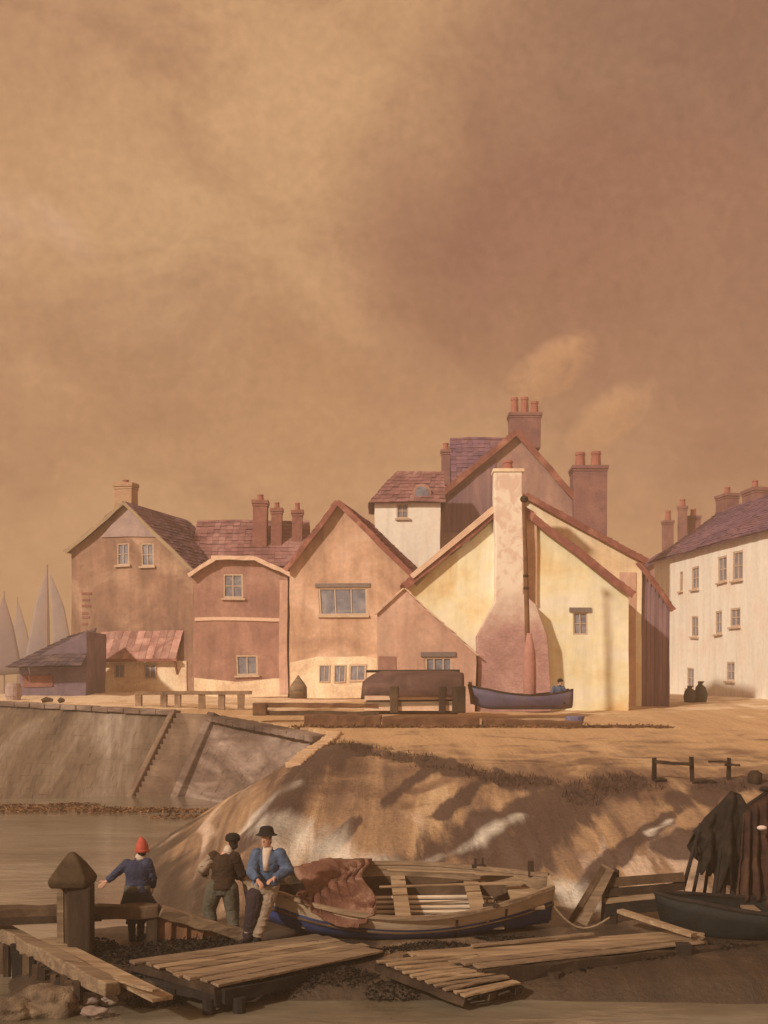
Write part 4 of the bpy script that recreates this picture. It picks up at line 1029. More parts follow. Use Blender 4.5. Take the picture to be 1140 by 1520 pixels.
# rocks bottom-left
for i, (px, py, r_, lb) in enumerate(((75, 1492, .42, 'biggest pale brown boulder at the foot of the stakes'), (20, 1500, .26, 'pale flat boulder at the bottom left corner'), (122, 1487, .2, 'dark brown boulder right of the biggest one'), (158, 1484, .12, 'small dark round stone at the end of the boulders'), (140, 1502, .13, 'small rusty stone lying low in front of the boulders'))):
    c = G(px, py, WATER+.08); bm = bmesh.new(); bmesh.ops.create_icosphere(bm, subdivisions=4, radius=1.0)
    for v in bm.verts:
        k = 1+.34*mnoise.fractal(v.co*1.4+V((i*7, 0, 0)), 1, 2, 4); v.co = V((v.co.x*k*r_*1.25, v.co.y*k*r_*.9, v.co.z*k*r_*.62))
    me = bpy.data.meshes.new('boulder'); bm.to_mesh(me); bm.free(); me.polygons.foreach_set('use_smooth', [True]*len(me.polygons))
    me.materials.append(M['rock'] if i in (0, 1) else M['stone_dark']); ob = bpy.data.objects.new('boulder', me); COL.objects.link(ob); ob.location = c
    tag(ob, lb, 'boulder', 'boulders below the stakes')

# seaweed and tussocks: leaf-sized scraps over mounds
def scraps(name, spots, n, size, m, label, cat, up_=.6, seed=1, wid=.22):
    rnd = random.Random(seed); mb = MB()
    for (x, y, rx, ry, hh) in spots:
        for i in range(int(n*rx*ry/.3)):
            a = rnd.uniform(0, 6.283); q = math.sqrt(rnd.random())
            px, py = x+rx*q*math.cos(a), y+ry*q*math.sin(a)
            z = max(WATER+.02, ground(px, py)) + hh*(1-q*q)*rnd.random()
            d = V((rnd.uniform(-1, 1), rnd.uniform(-1, 1), rnd.uniform(0, 1)*up_*2)).normalized(); s_ = size*rnd.uniform(.5, 1.5)
            w = d.cross(V((rnd.uniform(-1, 1), rnd.uniform(-1, 1), rnd.uniform(-.5, .5)))).normalized()*s_*wid
            p = V((px, py, z)); mb.add([p-w, p+w, p+d*s_*.6+w*.8+V((0, 0, .0)), p+d*s_, p+d*s_*.6-w*.8], [(0, 1, 2, 3, 4)])
    o = mb.build(name, m, fix=False); return tag(o, label, cat, kind='stuff')
def W(px, py):   # where the view ray meets the ground
    Y = 15.0; 
    while Y < 60:
        q = P(px, py, Y)
        if q.z <= ground(q.x, q.y): return q
        Y += .1
    return q
sp = []
for px, py, rx, ry, hh in ((520, 1108, .5, .6, .22), (545, 1116, .6, .6, .2), (585, 1124, .8, .5, .22), (615, 1130, .5, .4, .12), (640, 1140, .4, .3, .1), (735, 1156, .7, .5, .2), (770, 1162, .7, .4, .14), (800, 1166, .5, .3, .1), (700, 1146, .3, .3, .1), (880, 1176, .5, .6, .2), (905, 1166, .5, .6, .22), (925, 1160, .4, .5, .25), (945, 1172, .6, .4, .15), (865, 1190, .4, .5, .12), (690, 1140, .2, .3, .1), (1075, 1172, .5, .4, .2)):
    q = W(px, py); sp.append((q.x, q.y, rx*1.3, ry*.8, hh*.45))
scraps('dry_grass', sp, 170, .12, 'wrack', 'dark dry tussock grass along the top of the bank', 'grass', up_=1.2, seed=3, wid=.05)
sp = []
for px, py, rx, ry, hh in ((250, 1404, .55, .3, .12), (310, 1400, .5, .3, .12), (180, 1412, .5, .35, .1), (230, 1418, .5, .3, .1), (150, 1402, .3, .2, .12), (350, 1406, .4, .2, .06), (280, 1392, .5, .2, .08), (360, 1440, .0, .0, .05), (470, 1412, .6, .2, .05), (200, 1430, .3, .25, .06), (160, 1436, .4, .3, .08), (120, 1420, .3, .3, .08), (230, 1446, .4, .3, .05), (420, 1436, .5, .25, .06), (500, 1432, .6, .25, .06), (580, 1440, .4, .2, .05), (460, 1404, .6, .15, .06), (560, 1408, .7, .15, .06), (660, 1404, .7, .15, .06), (760, 1394, .6, .15, .05), (940, 1412, .6, .2, .05), (1060, 1402, .6, .2, .05), (820, 1424, .6, .2, .04)):
    q = G(px, py, 0.0); sp.append((q.x, q.y, rx, ry, hh))
scraps('seaweed', sp, 1100, .055, 'weed_black', 'black seaweed heaped round the mooring post, spread as painted darkness under decks and boat', 'seaweed', up_=.25, seed=5)  # clumps under decks and boat are added to paint foreground darkness
sp = []
for px in range(-20, 380, 22):
    q = G(px, 1200+random.uniform(-4, 6) + (8 if px > 260 else 0), WATER); sp.append((q.x, q.y, 1.0, .5, .08))
scraps('shade_weed', sp, 150, .09, 'tuft', 'weed strip standing for the shadow band along the foot of the sea walls', 'seaweed', up_=.1, seed=6)  # scattered weed painted in for a shadow band at the wall foot
sp = []
for px in range(450, 980, 26):
    q = P(px, 1084 + (px-450)*.02, 41.6); sp.append((q.x, q.y, .7, .3, .06))
scraps('strand_weed', sp, 260, .1, 'tuft', 'brown weed strewn along the timber baulks', 'seaweed', up_=.3, seed=8)

# ------------------------------------------------------------------ main boat
bc = V((.27, 19.7, .07))
e = empty('rowing_boat', bc, 'white and blue rowing boat heeled over on the shore, loaded with red-brown canvas', 'boat')
ROT = Matrix.Rotation(R(3), 3, 'Z') @ Matrix.Rotation(R(16), 3, 'X') @ Matrix.Rotation(R(180), 3, 'Z')
BL, BB, BH = 4.85, 2.0, .62
rows = [[ROT @ p for p in r] for r in hull_mesh(BL, BB, BH, sheer=.38, n=36, k=24, transom=.22)]
k = len(rows[0])-1
mb = MB(); o = 0
for i in range(len(rows)-1):
    for j in range(k):
        s_ = abs((j+.5)/k*2-1)
        mb.add([rows[i][j], rows[i][j+1], rows[i+1][j+1], rows[i+1][j]], [(0, 1, 2, 3)], 0 if s_ > .87 else 1)
me_o = mb.build('hull', ['boat_white', 'boat_blue', 'timber_mid', 'timber_brown'], e, fix=False)
bm = bmesh.new(); bm.from_mesh(me_o.data); bmesh.ops.remove_doubles(bm, verts=bm.verts, dist=.001); bmesh.ops.recalc_face_normals(bm, faces=bm.faces); bm.to_mesh(me_o.data); bm.free()
me_o.data.polygons.foreach_set('use_smooth', [True]*len(me_o.data.polygons))
kk = me_o.modifiers.new('s', 'SOLIDIFY'); kk.thickness = .035; kk.offset = -1; kk.material_offset = 2; kk.material_offset_rim = 2
if me_o.data.polygons[len(me_o.data.polygons)//2+12].normal.dot(me_o.data.polygons[len(me_o.data.polygons)//2+12].center-(ROT @ V((0, 0, .5)))) < 0: me_o.data.flip_normals()
mb = MB(); r = rows[0]; mb.add(r, [list(range(len(r)))]); mb.build('transom', 'boat_white', e, solid=.05)
for s_ in (0, -1):
    mb = MB(); pts = [r[s_] for r in rows]
    mb.beam(pts, .09, .06)
    mb.build('gunwale', 'timber_mid', e)
mb = MB()   # rubbing strake
pts = [r[k-3].lerp(r[k-2], .4) for r in rows[:-1]]
cen = ROT @ V((0, 0, .3))
mb.tube([p+(p-cen).normalized()*.02 for p in pts], .022, 6); mb.build('strake', 'timber_brown', e)
mb = MB()
for j in range(-4, 5):   # bottom boards run lengthwise
    y_ = j*.135; pts = [ROT @ V((x_, y_*(1-.25*max(0, x_/2.4)**2), .13+.02*abs(j)+.04*max(0, x_-1))) for x_ in np.linspace(-1.6, 1.6, 9)]
    mb.beam(pts, .085, .025, up=ROT @ V((0, 0, 1)))
mb.build('bottom_boards', 'timber_bleached', e)
for x_ in (-1.9, -1.5, -1.1, -.7, .05, .9):
    t = (x_/BL+.5)
    i = int(t*(len(rows)-1)); r = rows[i]
    if x_ in (-1.1, .05, .9, -1.9):
        a, b = r[2], r[-3]; mb = MB(); mb.bar(a.lerp(b, .02), a.lerp(b, .98), .24 if x_ > -1.8 else .5, .04, up=ROT @ V((0, 0, 1))); mb.build('thwart', 'timber_pale', e)
    else:
        mb = MB(); mb.tube([q+(ROT @ V((0, 0, .02))) for q in r[1:-1]], .025, 6); mb.build('rib', 'timber_brown', e)
mb = MB(); pts = [r[k//2] for r in rows]; mb.tube([p+ROT @ V((0, 0, -.02)) for p in pts], .04, 8); mb.build('keel', 'boat_blue', e)
for i_, s_ in ((8, 0), (8, -1)):
    p = rows[i_][s_]; mb = MB(); 
    for dx in (-.06, .06): mb.tube([p+V((dx, 0, 0)), p+V((dx, 0, .16))], .018, 6)
    mb.box(p+V((0, 0, .03)), (.24, .07, .05)); mb.build('rowlock', 'timber_dark', e)
p = rows[2][0]; mb = MB(); mb.bar(p-V((0, 0, .05)), p+V((0, 0, .2)), .09, .09); mb.build('stern_post', 'timber_dark', e)
# canvas heaped over the forward (left) half
g = []; nu, nv = 30, 26
for i in range(nu+1):
    x_ = .55 + 1.15*i/nu; row = []
    t = min(.999, x_/BL+.5); idx = int(t*(len(rows)-1)); r = rows[idx]
    for j in range(nv+1):
        v = j/nv; a, b = r[-1], r[0]          # near side is index 0 or -1: sorted below
        near, far = (a, b) if a.y < b.y else (b, a)
        lo_ = .0; 
        p = near.lerp(far, v*1.0 - .0)
        hump = .11*math.exp(-((v-.55)/.34)**2)*math.sin(math.pi*min(1, i/nu*1.02))**.6
        hang = 0
        if v < .12: 
            wgt = max(0, 1-i/nu*1.15)            # a tongue of cloth hangs over the near gunwale
            hang = -(.12-v)/.12*.26*math.sin(math.pi*min(1, wgt*1.1))**1.0
            p = p + V((0, -(.12-v)*.5, 0))
        p = p + V((.10*math.sin(v*7+i*.2), 0, .05+hump+hang + .05*mnoise.fractal(V((x_*2.5, v*5, 1.3)), 1, 2, 4) + .03*math.sin(9*v+5*x_)))
        row.append(p+bc)
    g.append(row)
mb = MB(); mb.grid(g); base = bc + ROT @ V((1.0, 0, .5))
tag(mb.build('canvas_sail', 'canvas_red', smooth=True, solid=.03, base=base), 'red-brown canvas sail heaped in the bow of the white boat', 'sail')
# oars
for (x0, y0, z0, x1, y1, z1, lb) in ((-2.0, .25, .60, .35, .05, .64, 'pale oar laid across the boat seats, nearer one'), (-1.9, .5, .62, .2, .6, .68, 'pale oar laid across the boat seats, farther one')):
    a, b = bc + ROT @ V((x0, -y0, z0)), bc + ROT @ V((x1, -y1, z1)); d = (a-b)
    mb = MB(); mb.tube([b-b, d*.7], .022, 8); mb.bar(d*.69, d*1.0, .12, .025, up=(0, 0, 1)); tag(mb.build('oar', 'timber_pale', loc=b), lb, 'oar', 'oars in the white boat')

# ------------------------------------------------------------------ right-hand fence, rack, nets and dark boat
e = empty('plank_fence', P(905, 1366, 20.2), 'dark plank fence on a stout post at the landing', 'fence'); o = e.location.copy()
mb = MB(); mb.bar(P(903, 1380, 20.2)-o, P(907, 1290, 20.2)-o, .22, .22, jit=.02); mb.build('post', 'timber_dark', e, bevel=.03)
mb = MB(); mb.bar(P(1006, 1375, 20.3)-o, P(1008, 1298, 20.3)-o, .16, .16, jit=.02); mb.build('post', 'timber_dark', e, bevel=.02)
for y0, y1, m, hh in ((1310, 1302, 'timber_brown', .15), (1325, 1316, 'timber_dark', .12), (1337, 1324, 'timber_pale', .09), (1350, 1340, 'timber_black', .2)):
    mb = MB(); mb.bar(P(898, y0, 20.08)-o, P(1016, y1, 20.12)-o, .05, hh, jit=.012); mb.build('board', m, e)
for x0, x1, w, m, lb in ((846, 896, .10, 'timber_brown', 'thin brown plank leaning against the fence post, outer of two'), (862, 903, .22, 'timber_mid', 'broad pale plank leaning against the fence post, inner of two')):
    a, b = P(x0, 1364, 19.95), P(x1, 1287, 20.0); a.z = min(a.z, ground(a.x, a.y)+.02); mb = MB(); mb.bar(V((0, 0, 0)), b-a, w, .05, up=(0, -1, .2), jit=.008); tag(mb.build('leaning_plank', m, loc=a), lb, 'plank')
a, b = G(920, 1352, .3), G(1030, 1388, .16); mb = MB(); mb.bar(V((0, 0, 0)), b-a, .14, .06); tag(mb.build('loose_plank', 'timber_pale', loc=a), 'pale loose plank lying on the landing below the fence', 'plank')
Yr = 20.6
e = empty('net_rack', P(1060, 1350, Yr), 'rack of tarred leaning poles under a black net at right edge', 'rack'); o = e.location.copy()
for (xt, yt, xb, yb, r_, dy) in ((1040, 1222, 1003, 1352, .035, -.25), (1052, 1215, 1022, 1352, .03, -.1), (1062, 1205, 1041, 1350, .03, .3), (1078, 1195, 1056, 1352, .045, -.3), (1090, 1185, 1068, 1352, .05, -.3), (1102, 1190, 1084, 1352, .05, -.2), (1112, 1195, 1100, 1352, .045, -.3), (1128, 1188, 1124, 1352, .05, .3), (1096, 1185, 1140, 1350, .04, .5)):
    mb = MB(); mb.tube([P(xb, yb, Yr+dy)-o-V((0, 0, .1)), P((xt+xb)/2+1, (yt+yb)/2, Yr+dy*.6)-o, P(xt, yt, Yr)-o], [r_*1.1, r_, r_*.8], 8); mb.build('pole', 'timber_black', e)
mb = MB(); mb.tube([P(1030, 1236, Yr)-o, P(1092, 1182, Yr)-o], .04, 8); mb.build('cross_pole', 'timber_black', e)
mb = MB(); mb.tube([P(1100, 1202, Yr)-o, P(1150, 1168, Yr)-o, P(1200, 1140, Yr)-o], .035, 8); mb.build('cross_pole', 'timber_black', e)
def drape(name, top, bot, Y, thick, m, label, cat, folds, amp, seed, ragged=.0, nu=46, nv=18, back=True):
    g = []; tp = [P(a, b, Y) for a, b in top]; bt = [P(a, b, Y) for a, b in bot]
    for i in range(nu+1):
        s_ = i/nu; a, b = samp(tp, s_), samp(bt, s_); row = []
        full = list(range(nv, -1, -1)) if back else []
        for j in full:
            t = j/nv; p = a.lerp(b, t*.9); row.append(p + V((0, thick*(.15+t)*.9 + amp*math.sin(folds*s_*6.28+1)*t, 0)))
        for j in range(1, nv+1):
            t = j/nv; p = a.lerp(b, t*(1+ragged*mnoise.noise(V((s_*9, seed, 0)))))
            row.append(p + V((0, -thick*(.15+t)*.8 + amp*math.sin(folds*s_*6.28 + 2.0*mnoise.noise(V((s_*4, t*2, seed))))*(.3+t) + .05*mnoise.noise(V((s_*12, t*9, seed))), 0)))
        g.append(row)
    base = (tp[0]+bt[-1])/2; mb = MB(); mb.grid(g); return tag(mb.build(name, m, smooth=True, solid=.025, base=base), label, cat)
drape('fishing_net', [(1031, 1238), (1048, 1214), (1068, 1195), (1086, 1175), (1100, 1180), (1112, 1200)], [(1028, 1262), (1036, 1285), (1052, 1300), (1070, 1300), (1092, 1318), (1116, 1325)], Yr, .32, 'net', 'black net hung over the leaning poles like a hood', 'net', 3, .07, 2.0, ragged=.5)
drape('brown_sail', [(1104, 1204), (1120, 1194), (1140, 1180), (1165, 1164)], [(1086, 1334), (1110, 1330), (1140, 1334), (1172, 1334)], Yr-.1, .38, 'canvas_brown', 'dark red-brown canvas hanging at the right edge beside the net', 'canvas', 5, .10, 5.0, ragged=.12)
c = P(1131, 1229, Yr-.55); mb = MB(); mb.ball((0, 0, 0), .06, 10, (1.4, 1, .7)); tag(mb.build('cork_float', 'white_dab', loc=c, smooth=True), 'small white float hanging on the brown canvas', 'float')
c = P(1135, 1171, Yr+.0); mb = MB(); mb.ball((0, 0, 0), .08, 10, (1.2, 1, .6)); tag(mb.build('dark_float', 'timber_black', loc=c, smooth=True), 'small dark float on the sloping pole at the right edge', 'float')
bc2 = V((6.35, 19.35, -.08)); e = empty('tarred_boat', bc2, 'tarred green-black boat below the net rack at right edge', 'boat', rz=R(180-4))
rows = hull_mesh(3.7, 1.5, .48, sheer=.45, n=24, k=14)
mb = MB(); mb.grid(rows); mb.build('hull', 'boat_green', e, smooth=True, solid=.05)
for s_ in (0, -1):
    mb = MB(); mb.tube([r[s_]+V((0, 0, .01)) for r in rows], .04, 8); mb.build('gunwale', 'timber_black', e)
for x_ in (-.8, .4):
    mb = MB(); mb.bar((x_, -.66, .38), (x_, .66, .38), .22, .04); mb.build('thwart', 'timber_mid', e)
mb = MB(); rr = rows[0]; mb.add(rr, [list(range(len(rr)))]); mb.build('transom', 'boat_green', e, solid=.05)
# loose ends on the shore by the main boat
p = G(560, 1448, WATER+.02); 
a, b = G(420, 1448, -.28), G(600, 1436, -.2); mb = MB(); mb.tube([V((0, 0, 0)), (b-a)*.5+V((0, 0, .05)), b-a], [.05, .06, .04], 8); tag(mb.build('driftwood', 'timber_brown', loc=a), 'long brown driftwood pole at the water edge before the staging', 'driftwood')
a = bc + V((2.3, -.2, .55)); b = G(905, 1362, .2)
mb = MB(); pts = [a.lerp(b, t/10)-a - V((0, 0, .35*math.sin(math.pi*t/10))) for t in range(11)]; mb.tube(pts, .018, 6); tag(mb.build('mooring_rope', 'rope', loc=a, smooth=True), 'slack mooring rope from the white boat to the fence post', 'rope')

# ------------------------------------------------------------------ people
def remesh(mb, name, m, parent, voxel, smooth=4):
    ob = mb.build(name, m, parent)
    k = ob.modifiers.new('r', 'REMESH'); k.mode = 'VOXEL'; k.voxel_size = voxel; k.use_smooth_shade = True
    if smooth:
        k = ob.modifiers.new('s', 'SMOOTH'); k.factor = .5; k.iterations = smooth
    bake(ob); ob.data.materials.clear(); ob.data.materials.append(M[m])
    if m not in ('skin', 'hair'):      # folds in the cloth
        sd = random.uniform(0, 50)
        ns = [v.normal.copy() for v in ob.data.vertices]
        for v, n_ in zip(ob.data.vertices, ns):
            q = v.co; k_ = mnoise.noise(Vector((q.x*9+sd, q.y*9, q.z*22+4*mnoise.noise(q*6))))
            v.co = q + n_*(.011*max(-.6, k_) + .004*mnoise.noise(q*30))
    ob.data.polygons.foreach_set('use_smooth', [True]*len(ob.data.polygons)); return ob
def hand(mb, wrist, d, side, palm_n, curl=.5, s=1.0):
    """palm and five bent fingers; d points along the fingers, palm_n is the palm's normal, side where the thumb leaves"""
    d = d.normalized(); palm_n = (palm_n - d*palm_n.dot(d)).normalized(); x = side - d*side.dot(d); x = (x-palm_n*x.dot(palm_n)).normalized()
    for u in (-.026, -.009, .009, .026):
        mb.capsule([wrist+d*.012*s+x*u*.7*s, wrist+d*.088*s+x*u*s], [.015*s, .0135*s], 8)
    for u, L_ in ((.031, .068), (.011, .078), (-.010, .073), (-.030, .056)):
        a = wrist + d*.088*s + x*u*s; b = a + (d*.9+palm_n*.45*curl).normalized()*L_*.5*s; c = b + (d*.55+palm_n*1.0*curl).normalized()*L_*.5*s
        mb.capsule([a, b, c], [.0105*s, .0095*s, .008*s], 7)
    a = wrist + d*.03*s + x*.03*s; b = a + (d*.6+x*.75).normalized()*.04*s; c = b + (d*.85+x*.25+palm_n*.5).normalized()*.032*s
    mb.capsule([a, b, c], [.0135*s, .0115*s, .009*s], 7)
def head(mb, c, f, s=1.0, rollx=0):
    """head with face pointing along f (horizontal)"""
    f = V(f).normalized(); r = f.cross(V((0, 0, 1))).normalized(); u = V((0, 0, 1)); c = V(c)
    rt = math.atan2(r.y, r.x)
    prof = [(-.118, .030, .030, .03), (-.105, .046, .048, .026), (-.075, .060, .068, .014), (-.03, .070, .086, .004), (.02, .075, .094, -.004), (.06, .073, .090, -.006), (.09, .058, .070, -.006), (.112, .032, .038, -.006), (.118, .008, .008, -.006)]
    mb.loft([(*(c+f*fo*s+u*z*s), a*s, b*s, rt) for z, a, b, fo in prof], 20)
    def at(a, b, d_): return c + r*a*s + u*b*s + f*d_*s
    mb.capsule([at(0, .012, .088), at(0, -.022, .107), at(0, -.03, .098)], [.009*s, .014*s, .012*s], 8)      # nose
    for q in (-1, 1):
        mb.capsule([at(q*.012, .026, .087), at(q*.045, .024, .076)], [.009*s, .008*s], 7)                      # brow
        mb.ball(at(q*.031, .006, .079), .0115*s, 8)                                                           # eye
        mb.ball(at(q*.014, -.03, .09), .008*s, 6)
        e_ = at(q*.076, -.005, -.005); mb.capsule([e_+u*.025*s, e_+r*q*.008*s, e_-u*.025*s], [.011*s, .012*s, .009*s], 7)    # ear
    mb.capsule([at(-.02, -.057, .082), at(0, -.054, .090), at(.02, -.057, .082)], [.006*s, .0075*s, .006*s], 6)
    mb.capsule([at(-.016, -.070, .080), at(0, -.071, .086), at(.016, -.070, .080)], [.006*s, .008*s, .006*s], 6)
    mb.ball(at(0, -.098, .062), .02*s, 8)
def person(base, label, J, face, skinless=None, group=None):
    """J: joints; builds the bare body as one surface"""
    e = empty('person', base, label, 'person', group)
    mb = MB(); s = J.get('s', 1.0)
    sh = (J['shl']+J['shr'])/2; hp = (J['hpl']+J['hpr'])/2; rt = math.atan2(J['shr'].y-J['shl'].y, J['shr'].x-J['shl'].x)
    mb.loft([(*(hp+V((0, 0, -.08))), .14, .10, rt), (*hp, .165, .115, rt), (*hp.lerp(sh, .3), .14, .10, rt), (*hp.lerp(sh, .65), .165, .115, rt), (*hp.lerp(sh, .92), .17, .10, rt), (*(sh+V((0, 0, .045))), .09, .07, rt)], 20)
    mb.capsule([sh, J['neck'], J['head']+V((0, 0, -.07))], [.07, .056, .054], 12)
    head(mb, J['head'], face, J.get('hs', 1.0))
    for q in 'lr':
        a, b, c = J['sh'+q], J['el'+q], J['wr'+q]
        mb.capsule([a, a.lerp(b, .5), b], [.055, .05, .04], 10); mb.capsule([b, b.lerp(c, .35), c], [.041, .040, .027], 10)
        hd = J.get('hd'+q, (c-b)); sd = J.get('th'+q, V((0, -1, 0)) if abs(hd.normalized().y) < .8 else V((1, 0, 0)))
        hand(mb, c, V(hd), V(sd), V(J.get('pn'+q, (1 if q == 'l' else -1, 0, 0))), J.get('curl', .5))
        a, b, c = J['hp'+q], J['kn'+q], J['an'+q]
        mb.capsule([a, a.lerp(b, .5), b], [.09, .075, .055], 12); mb.capsule([b, b.lerp(c, .3), c], [.056, .055, .036], 12)
        ft = J.get('ft'+q, V((0, 1, 0))).normalized()
        mb.capsule([c-ft*.05-V((0, 0, .03)), c+ft*.07-V((0, 0, .045)), c+ft*.15-V((0, 0, .055))], [.038, .036, .028], 10)
    remesh(mb, 'body', 'skin', e, .0075, 2)
    return e
def sleeve(mb, a, b, c, r0, r1, r2, end=.93):
    mb.capsule([a, a.lerp(b, .5), b], [r0, (r0+r1)/2, r1], 12); mb.tube([b, b.lerp(c, .5), b.lerp(c, end)], [r1, (r1+r2)/2, r2], 12); mb.ball(b, r1, 8)
def trousers(e, J, m, r=(.115, .10, .085, .07), bulge=1.0, end=.92):
    mb = MB(); hp = (J['hpl']+J['hpr'])/2; rt = math.atan2(J['hpr'].y-J['hpl'].y, J['hpr'].x-J['hpl'].x)
    mb.loft([(*(hp+V((0, 0, -.10))), .16, .13, rt), (*hp, .19, .14, rt), (*(hp+V((0, 0, .16))), .175, .13, rt)], 20)
    for q in 'lr':
        a, b, c = J['hp'+q], J['kn'+q], J['an'+q]; c = b.lerp(c, end)
        mb.capsule([a, a.lerp(b, .5), b], [r[0]*bulge, r[1]*bulge, r[2]*bulge], 12); mb.tube([b, b.lerp(c, .5), c], [r[2]*bulge, (r[2]+r[3])/2*bulge, r[3]], 12); mb.ball(b, r[2]*bulge, 8)
        for t in (.25, .5, .8):   # wrinkles
            p = b.lerp(c, t); mb.ball(p+V((random.uniform(-.02, .02), -.02, 0)), r[3]*1.05, 8, (1, 1, .4))
    return remesh(mb, 'trousers', m, e, .013, 5)
def jacket(e, J, m, hem, flare=1.0, sl=(.085, .07, .055), collar=True, end=.93):
    mb = MB(); sh = (J['shl']+J['shr'])/2; hp = (J['hpl']+J['hpr'])/2; rt = math.atan2(J['shr'].y-J['shl'].y, J['shr'].x-J['shl'].x)
    bot = hp + (hp-sh).normalized()*hem
    mb.loft([(*bot, .20*flare, .155*flare, rt), (*bot.lerp(sh, .2), .195, .15, rt), (*bot.lerp(sh, .5), .185, .14, rt), (*bot.lerp(sh, .78), .205, .145, rt), (*bot.lerp(sh, .95), .20, .125, rt), (*(sh+V((0, 0, .05))), .10, .085, rt)], 24)
    if collar: mb.loft([(*(J['neck']+V((0, 0, -.06))), .085, .08), (*(J['neck']+V((0, 0, .0))), .078, .075)], 14)
    for q in 'lr': sleeve(mb, J['sh'+q], J['el'+q], J['wr'+q], *sl, end)
    return remesh(mb, 'jacket', m, e, .012, 5)
def boots(e, J, m, top=.22):
    for q in 'lr':
        b, c = J['kn'+q], J['an'+q]; ft = J.get('ft'+q, V((0, 1, 0))).normalized(); mb = MB()
        mb.capsule([c.lerp(b, top), c-V((0, 0, .01))], [.062, .052], 12)
        mb.capsule([c-ft*.05-V((0, 0, .035)), c+ft*.06-V((0, 0, .04)), c+ft*.17-V((0, 0, .05))], [.052, .05, .04], 12)
        mb.box(c-ft*.05-V((0, 0, .075)), (.07, .08, .035), math.atan2(ft.y, ft.x))
        remesh(mb, 'boot', m, e, .010, 3)
def brim_hat(e, c, m, r=.115, brim=.17, h_=.12, tilt=0.0):
    mb = MB(); mb.loft([(c.x, c.y, c.z, brim, brim*.95), (c.x, c.y, c.z+.018, brim*1.0, brim*.96), (c.x, c.y, c.z+.024, r*1.05, r*1.08), (c.x, c.y, c.z+h_*.7, r*.98, r), (c.x, c.y, c.z+h_*.95, r*.8, r*.85), (c.x, c.y, c.z+h_, r*.3, r*.3)], 24)
    mb.build('hat', m, e, smooth=True, subd=1)
def hair(e, c, f, m, s=1.0):
    f = V(f).normalized(); mb = MB()
    mb.ball(c - f*.015 + V((0, 0, .02)), .1*s, 12, (.86, 1.0, 1.0)); mb.ball(c - f*.04 + V((0, 0, -.05)), .075*s, 10, (.95, .8, .8))
    remesh(mb, 'hair', m, e, .012, 3)
# 1. man in red cap and blue jacket, back to us, left arm held out
b0 = P(203, 1400, 18.95); b0.z = ground(b0.x, b0.y)+.0
J = dict(shl=V((-.15, .02, 1.20)), shr=V((.17, -.02, 1.22)), neck=V((.05, .02, 1.31)), head=V((.075, .03, 1.42)), hpl=V((-.08, 0, .74)), hpr=V((.10, 0, .74)),
         ell=V((-.30, .02, 1.08)), wrl=V((-.47, -.02, .93)), elr=V((.24, .03, .98)), wrr=V((.22, .16, .82)),
         knl=V((-.09, .03, .40)), knr=V((.06, .04, .41)), anl=V((-.07, -.01, .09)), anr=V((.05, .04, .09)), hs=1.0, ftl=V((-.25, .9, 0)), ftr=V((.2, 1, 0)), pnl=V((0, 1, .0)), thl=V((0, 0, 1)))
e = person(b0, 'man in red cap and blue jacket with arm held out behind the low rail', J, (-.2, 1, 0))
jacket(e, J, 'coat_blue', -.02, 1.05); boots(e, J, 'cloth_dark', .55)
trousers(e, J, 'cloth_dark', (.125, .12, .10, .075), 1.0, .45)
mb = MB(); mb.loft([(.0, 0, .82, .19, .14), (.01, 0, .70, .23, .18), (.03, 0, .58, .29, .22), (.06, 0, .50, .33, .235), (.06, 0, .505, .30, .21), (.02, 0, .70, .2, .15)], 28); mb.build('oilskin_apron', 'cloth_dark', e, smooth=True)
mb = MB(); mb.loft([(.01, 0, .76, .205, .155), (.01, 0, .82, .208, .158), (.01, 0, .875, .20, .155)], 24); mb.build('waistband', 'cloth_olive', e, smooth=True)
mb = MB(); mb.capsule([J['neck']+V((0, 0, -.035)), J['neck']+V((.005, 0, .0))], [.082, .08], 14); mb.build('neckerchief', 'shirt_pale', e, smooth=True)
hair(e, J['head'], (-.2, 1, 0), 'hair', .93)
mb = MB(); c = J['head']; mb.loft([(c.x, c.y, c.z-.03, .098, .112), (c.x, c.y, c.z+.03, .106, .116), (c.x, c.y, c.z+.085, .092, .098), (c.x-.005, c.y, c.z+.15, .058, .06), (c.x-.01, c.y, c.z+.195, .025, .026), (c.x-.01, c.y, c.z+.205, .006, .006)], 20)
mb.loft([(c.x, c.y, c.z-.035, .102, .116), (c.x, c.y, c.z-.028, .113, .126), (c.x, c.y, c.z+.005, .113, .125), (c.x, c.y, c.z+.014, .104, .115)], 20); mb.build('cap', 'wool_red', e, smooth=True)
# 2. stocky man in brown jacket, back to us, hands forward, legs apart
b0 = P(330, 1390, 19.15); b0.z = ground(b0.x, b0.y)
J = dict(shl=V((-.14, .03, 1.24)), shr=V((.20, -.02, 1.23)), neck=V((.09, .02, 1.34)), head=V((.16, .03, 1.455)), hpl=V((-.12, 0, .74)), hpr=V((.12, 0, .74)),
         ell=V((-.30, -.02, 1.06)), wrl=V((-.30, .20, .92)), elr=V((.30, .03, .96)), wrr=V((.20, .22, .88)),
         knl=V((-.22, .05, .40)), knr=V((.15, .05, .40)), anl=V((-.15, -.01, .09)), anr=V((.18, .0, .09)), ftl=V((-.4, 1, 0)), ftr=V((.35, 1, 0)), s=1.0)
e = person(b0, 'stocky man in brown jacket and olive trousers standing with his back turned', J, (-.6, .8, 0))
jacket(e, J, 'coat_brown', .0, 1.12, (.095, .08, .062)); trousers(e, J, 'cloth_olive', (.14, .135, .115, .085), 1.0, .95); boots(e, J, 'cloth_dark', .12)
hair(e, J['head'], (-.6, .8, 0), 'hair', .93)
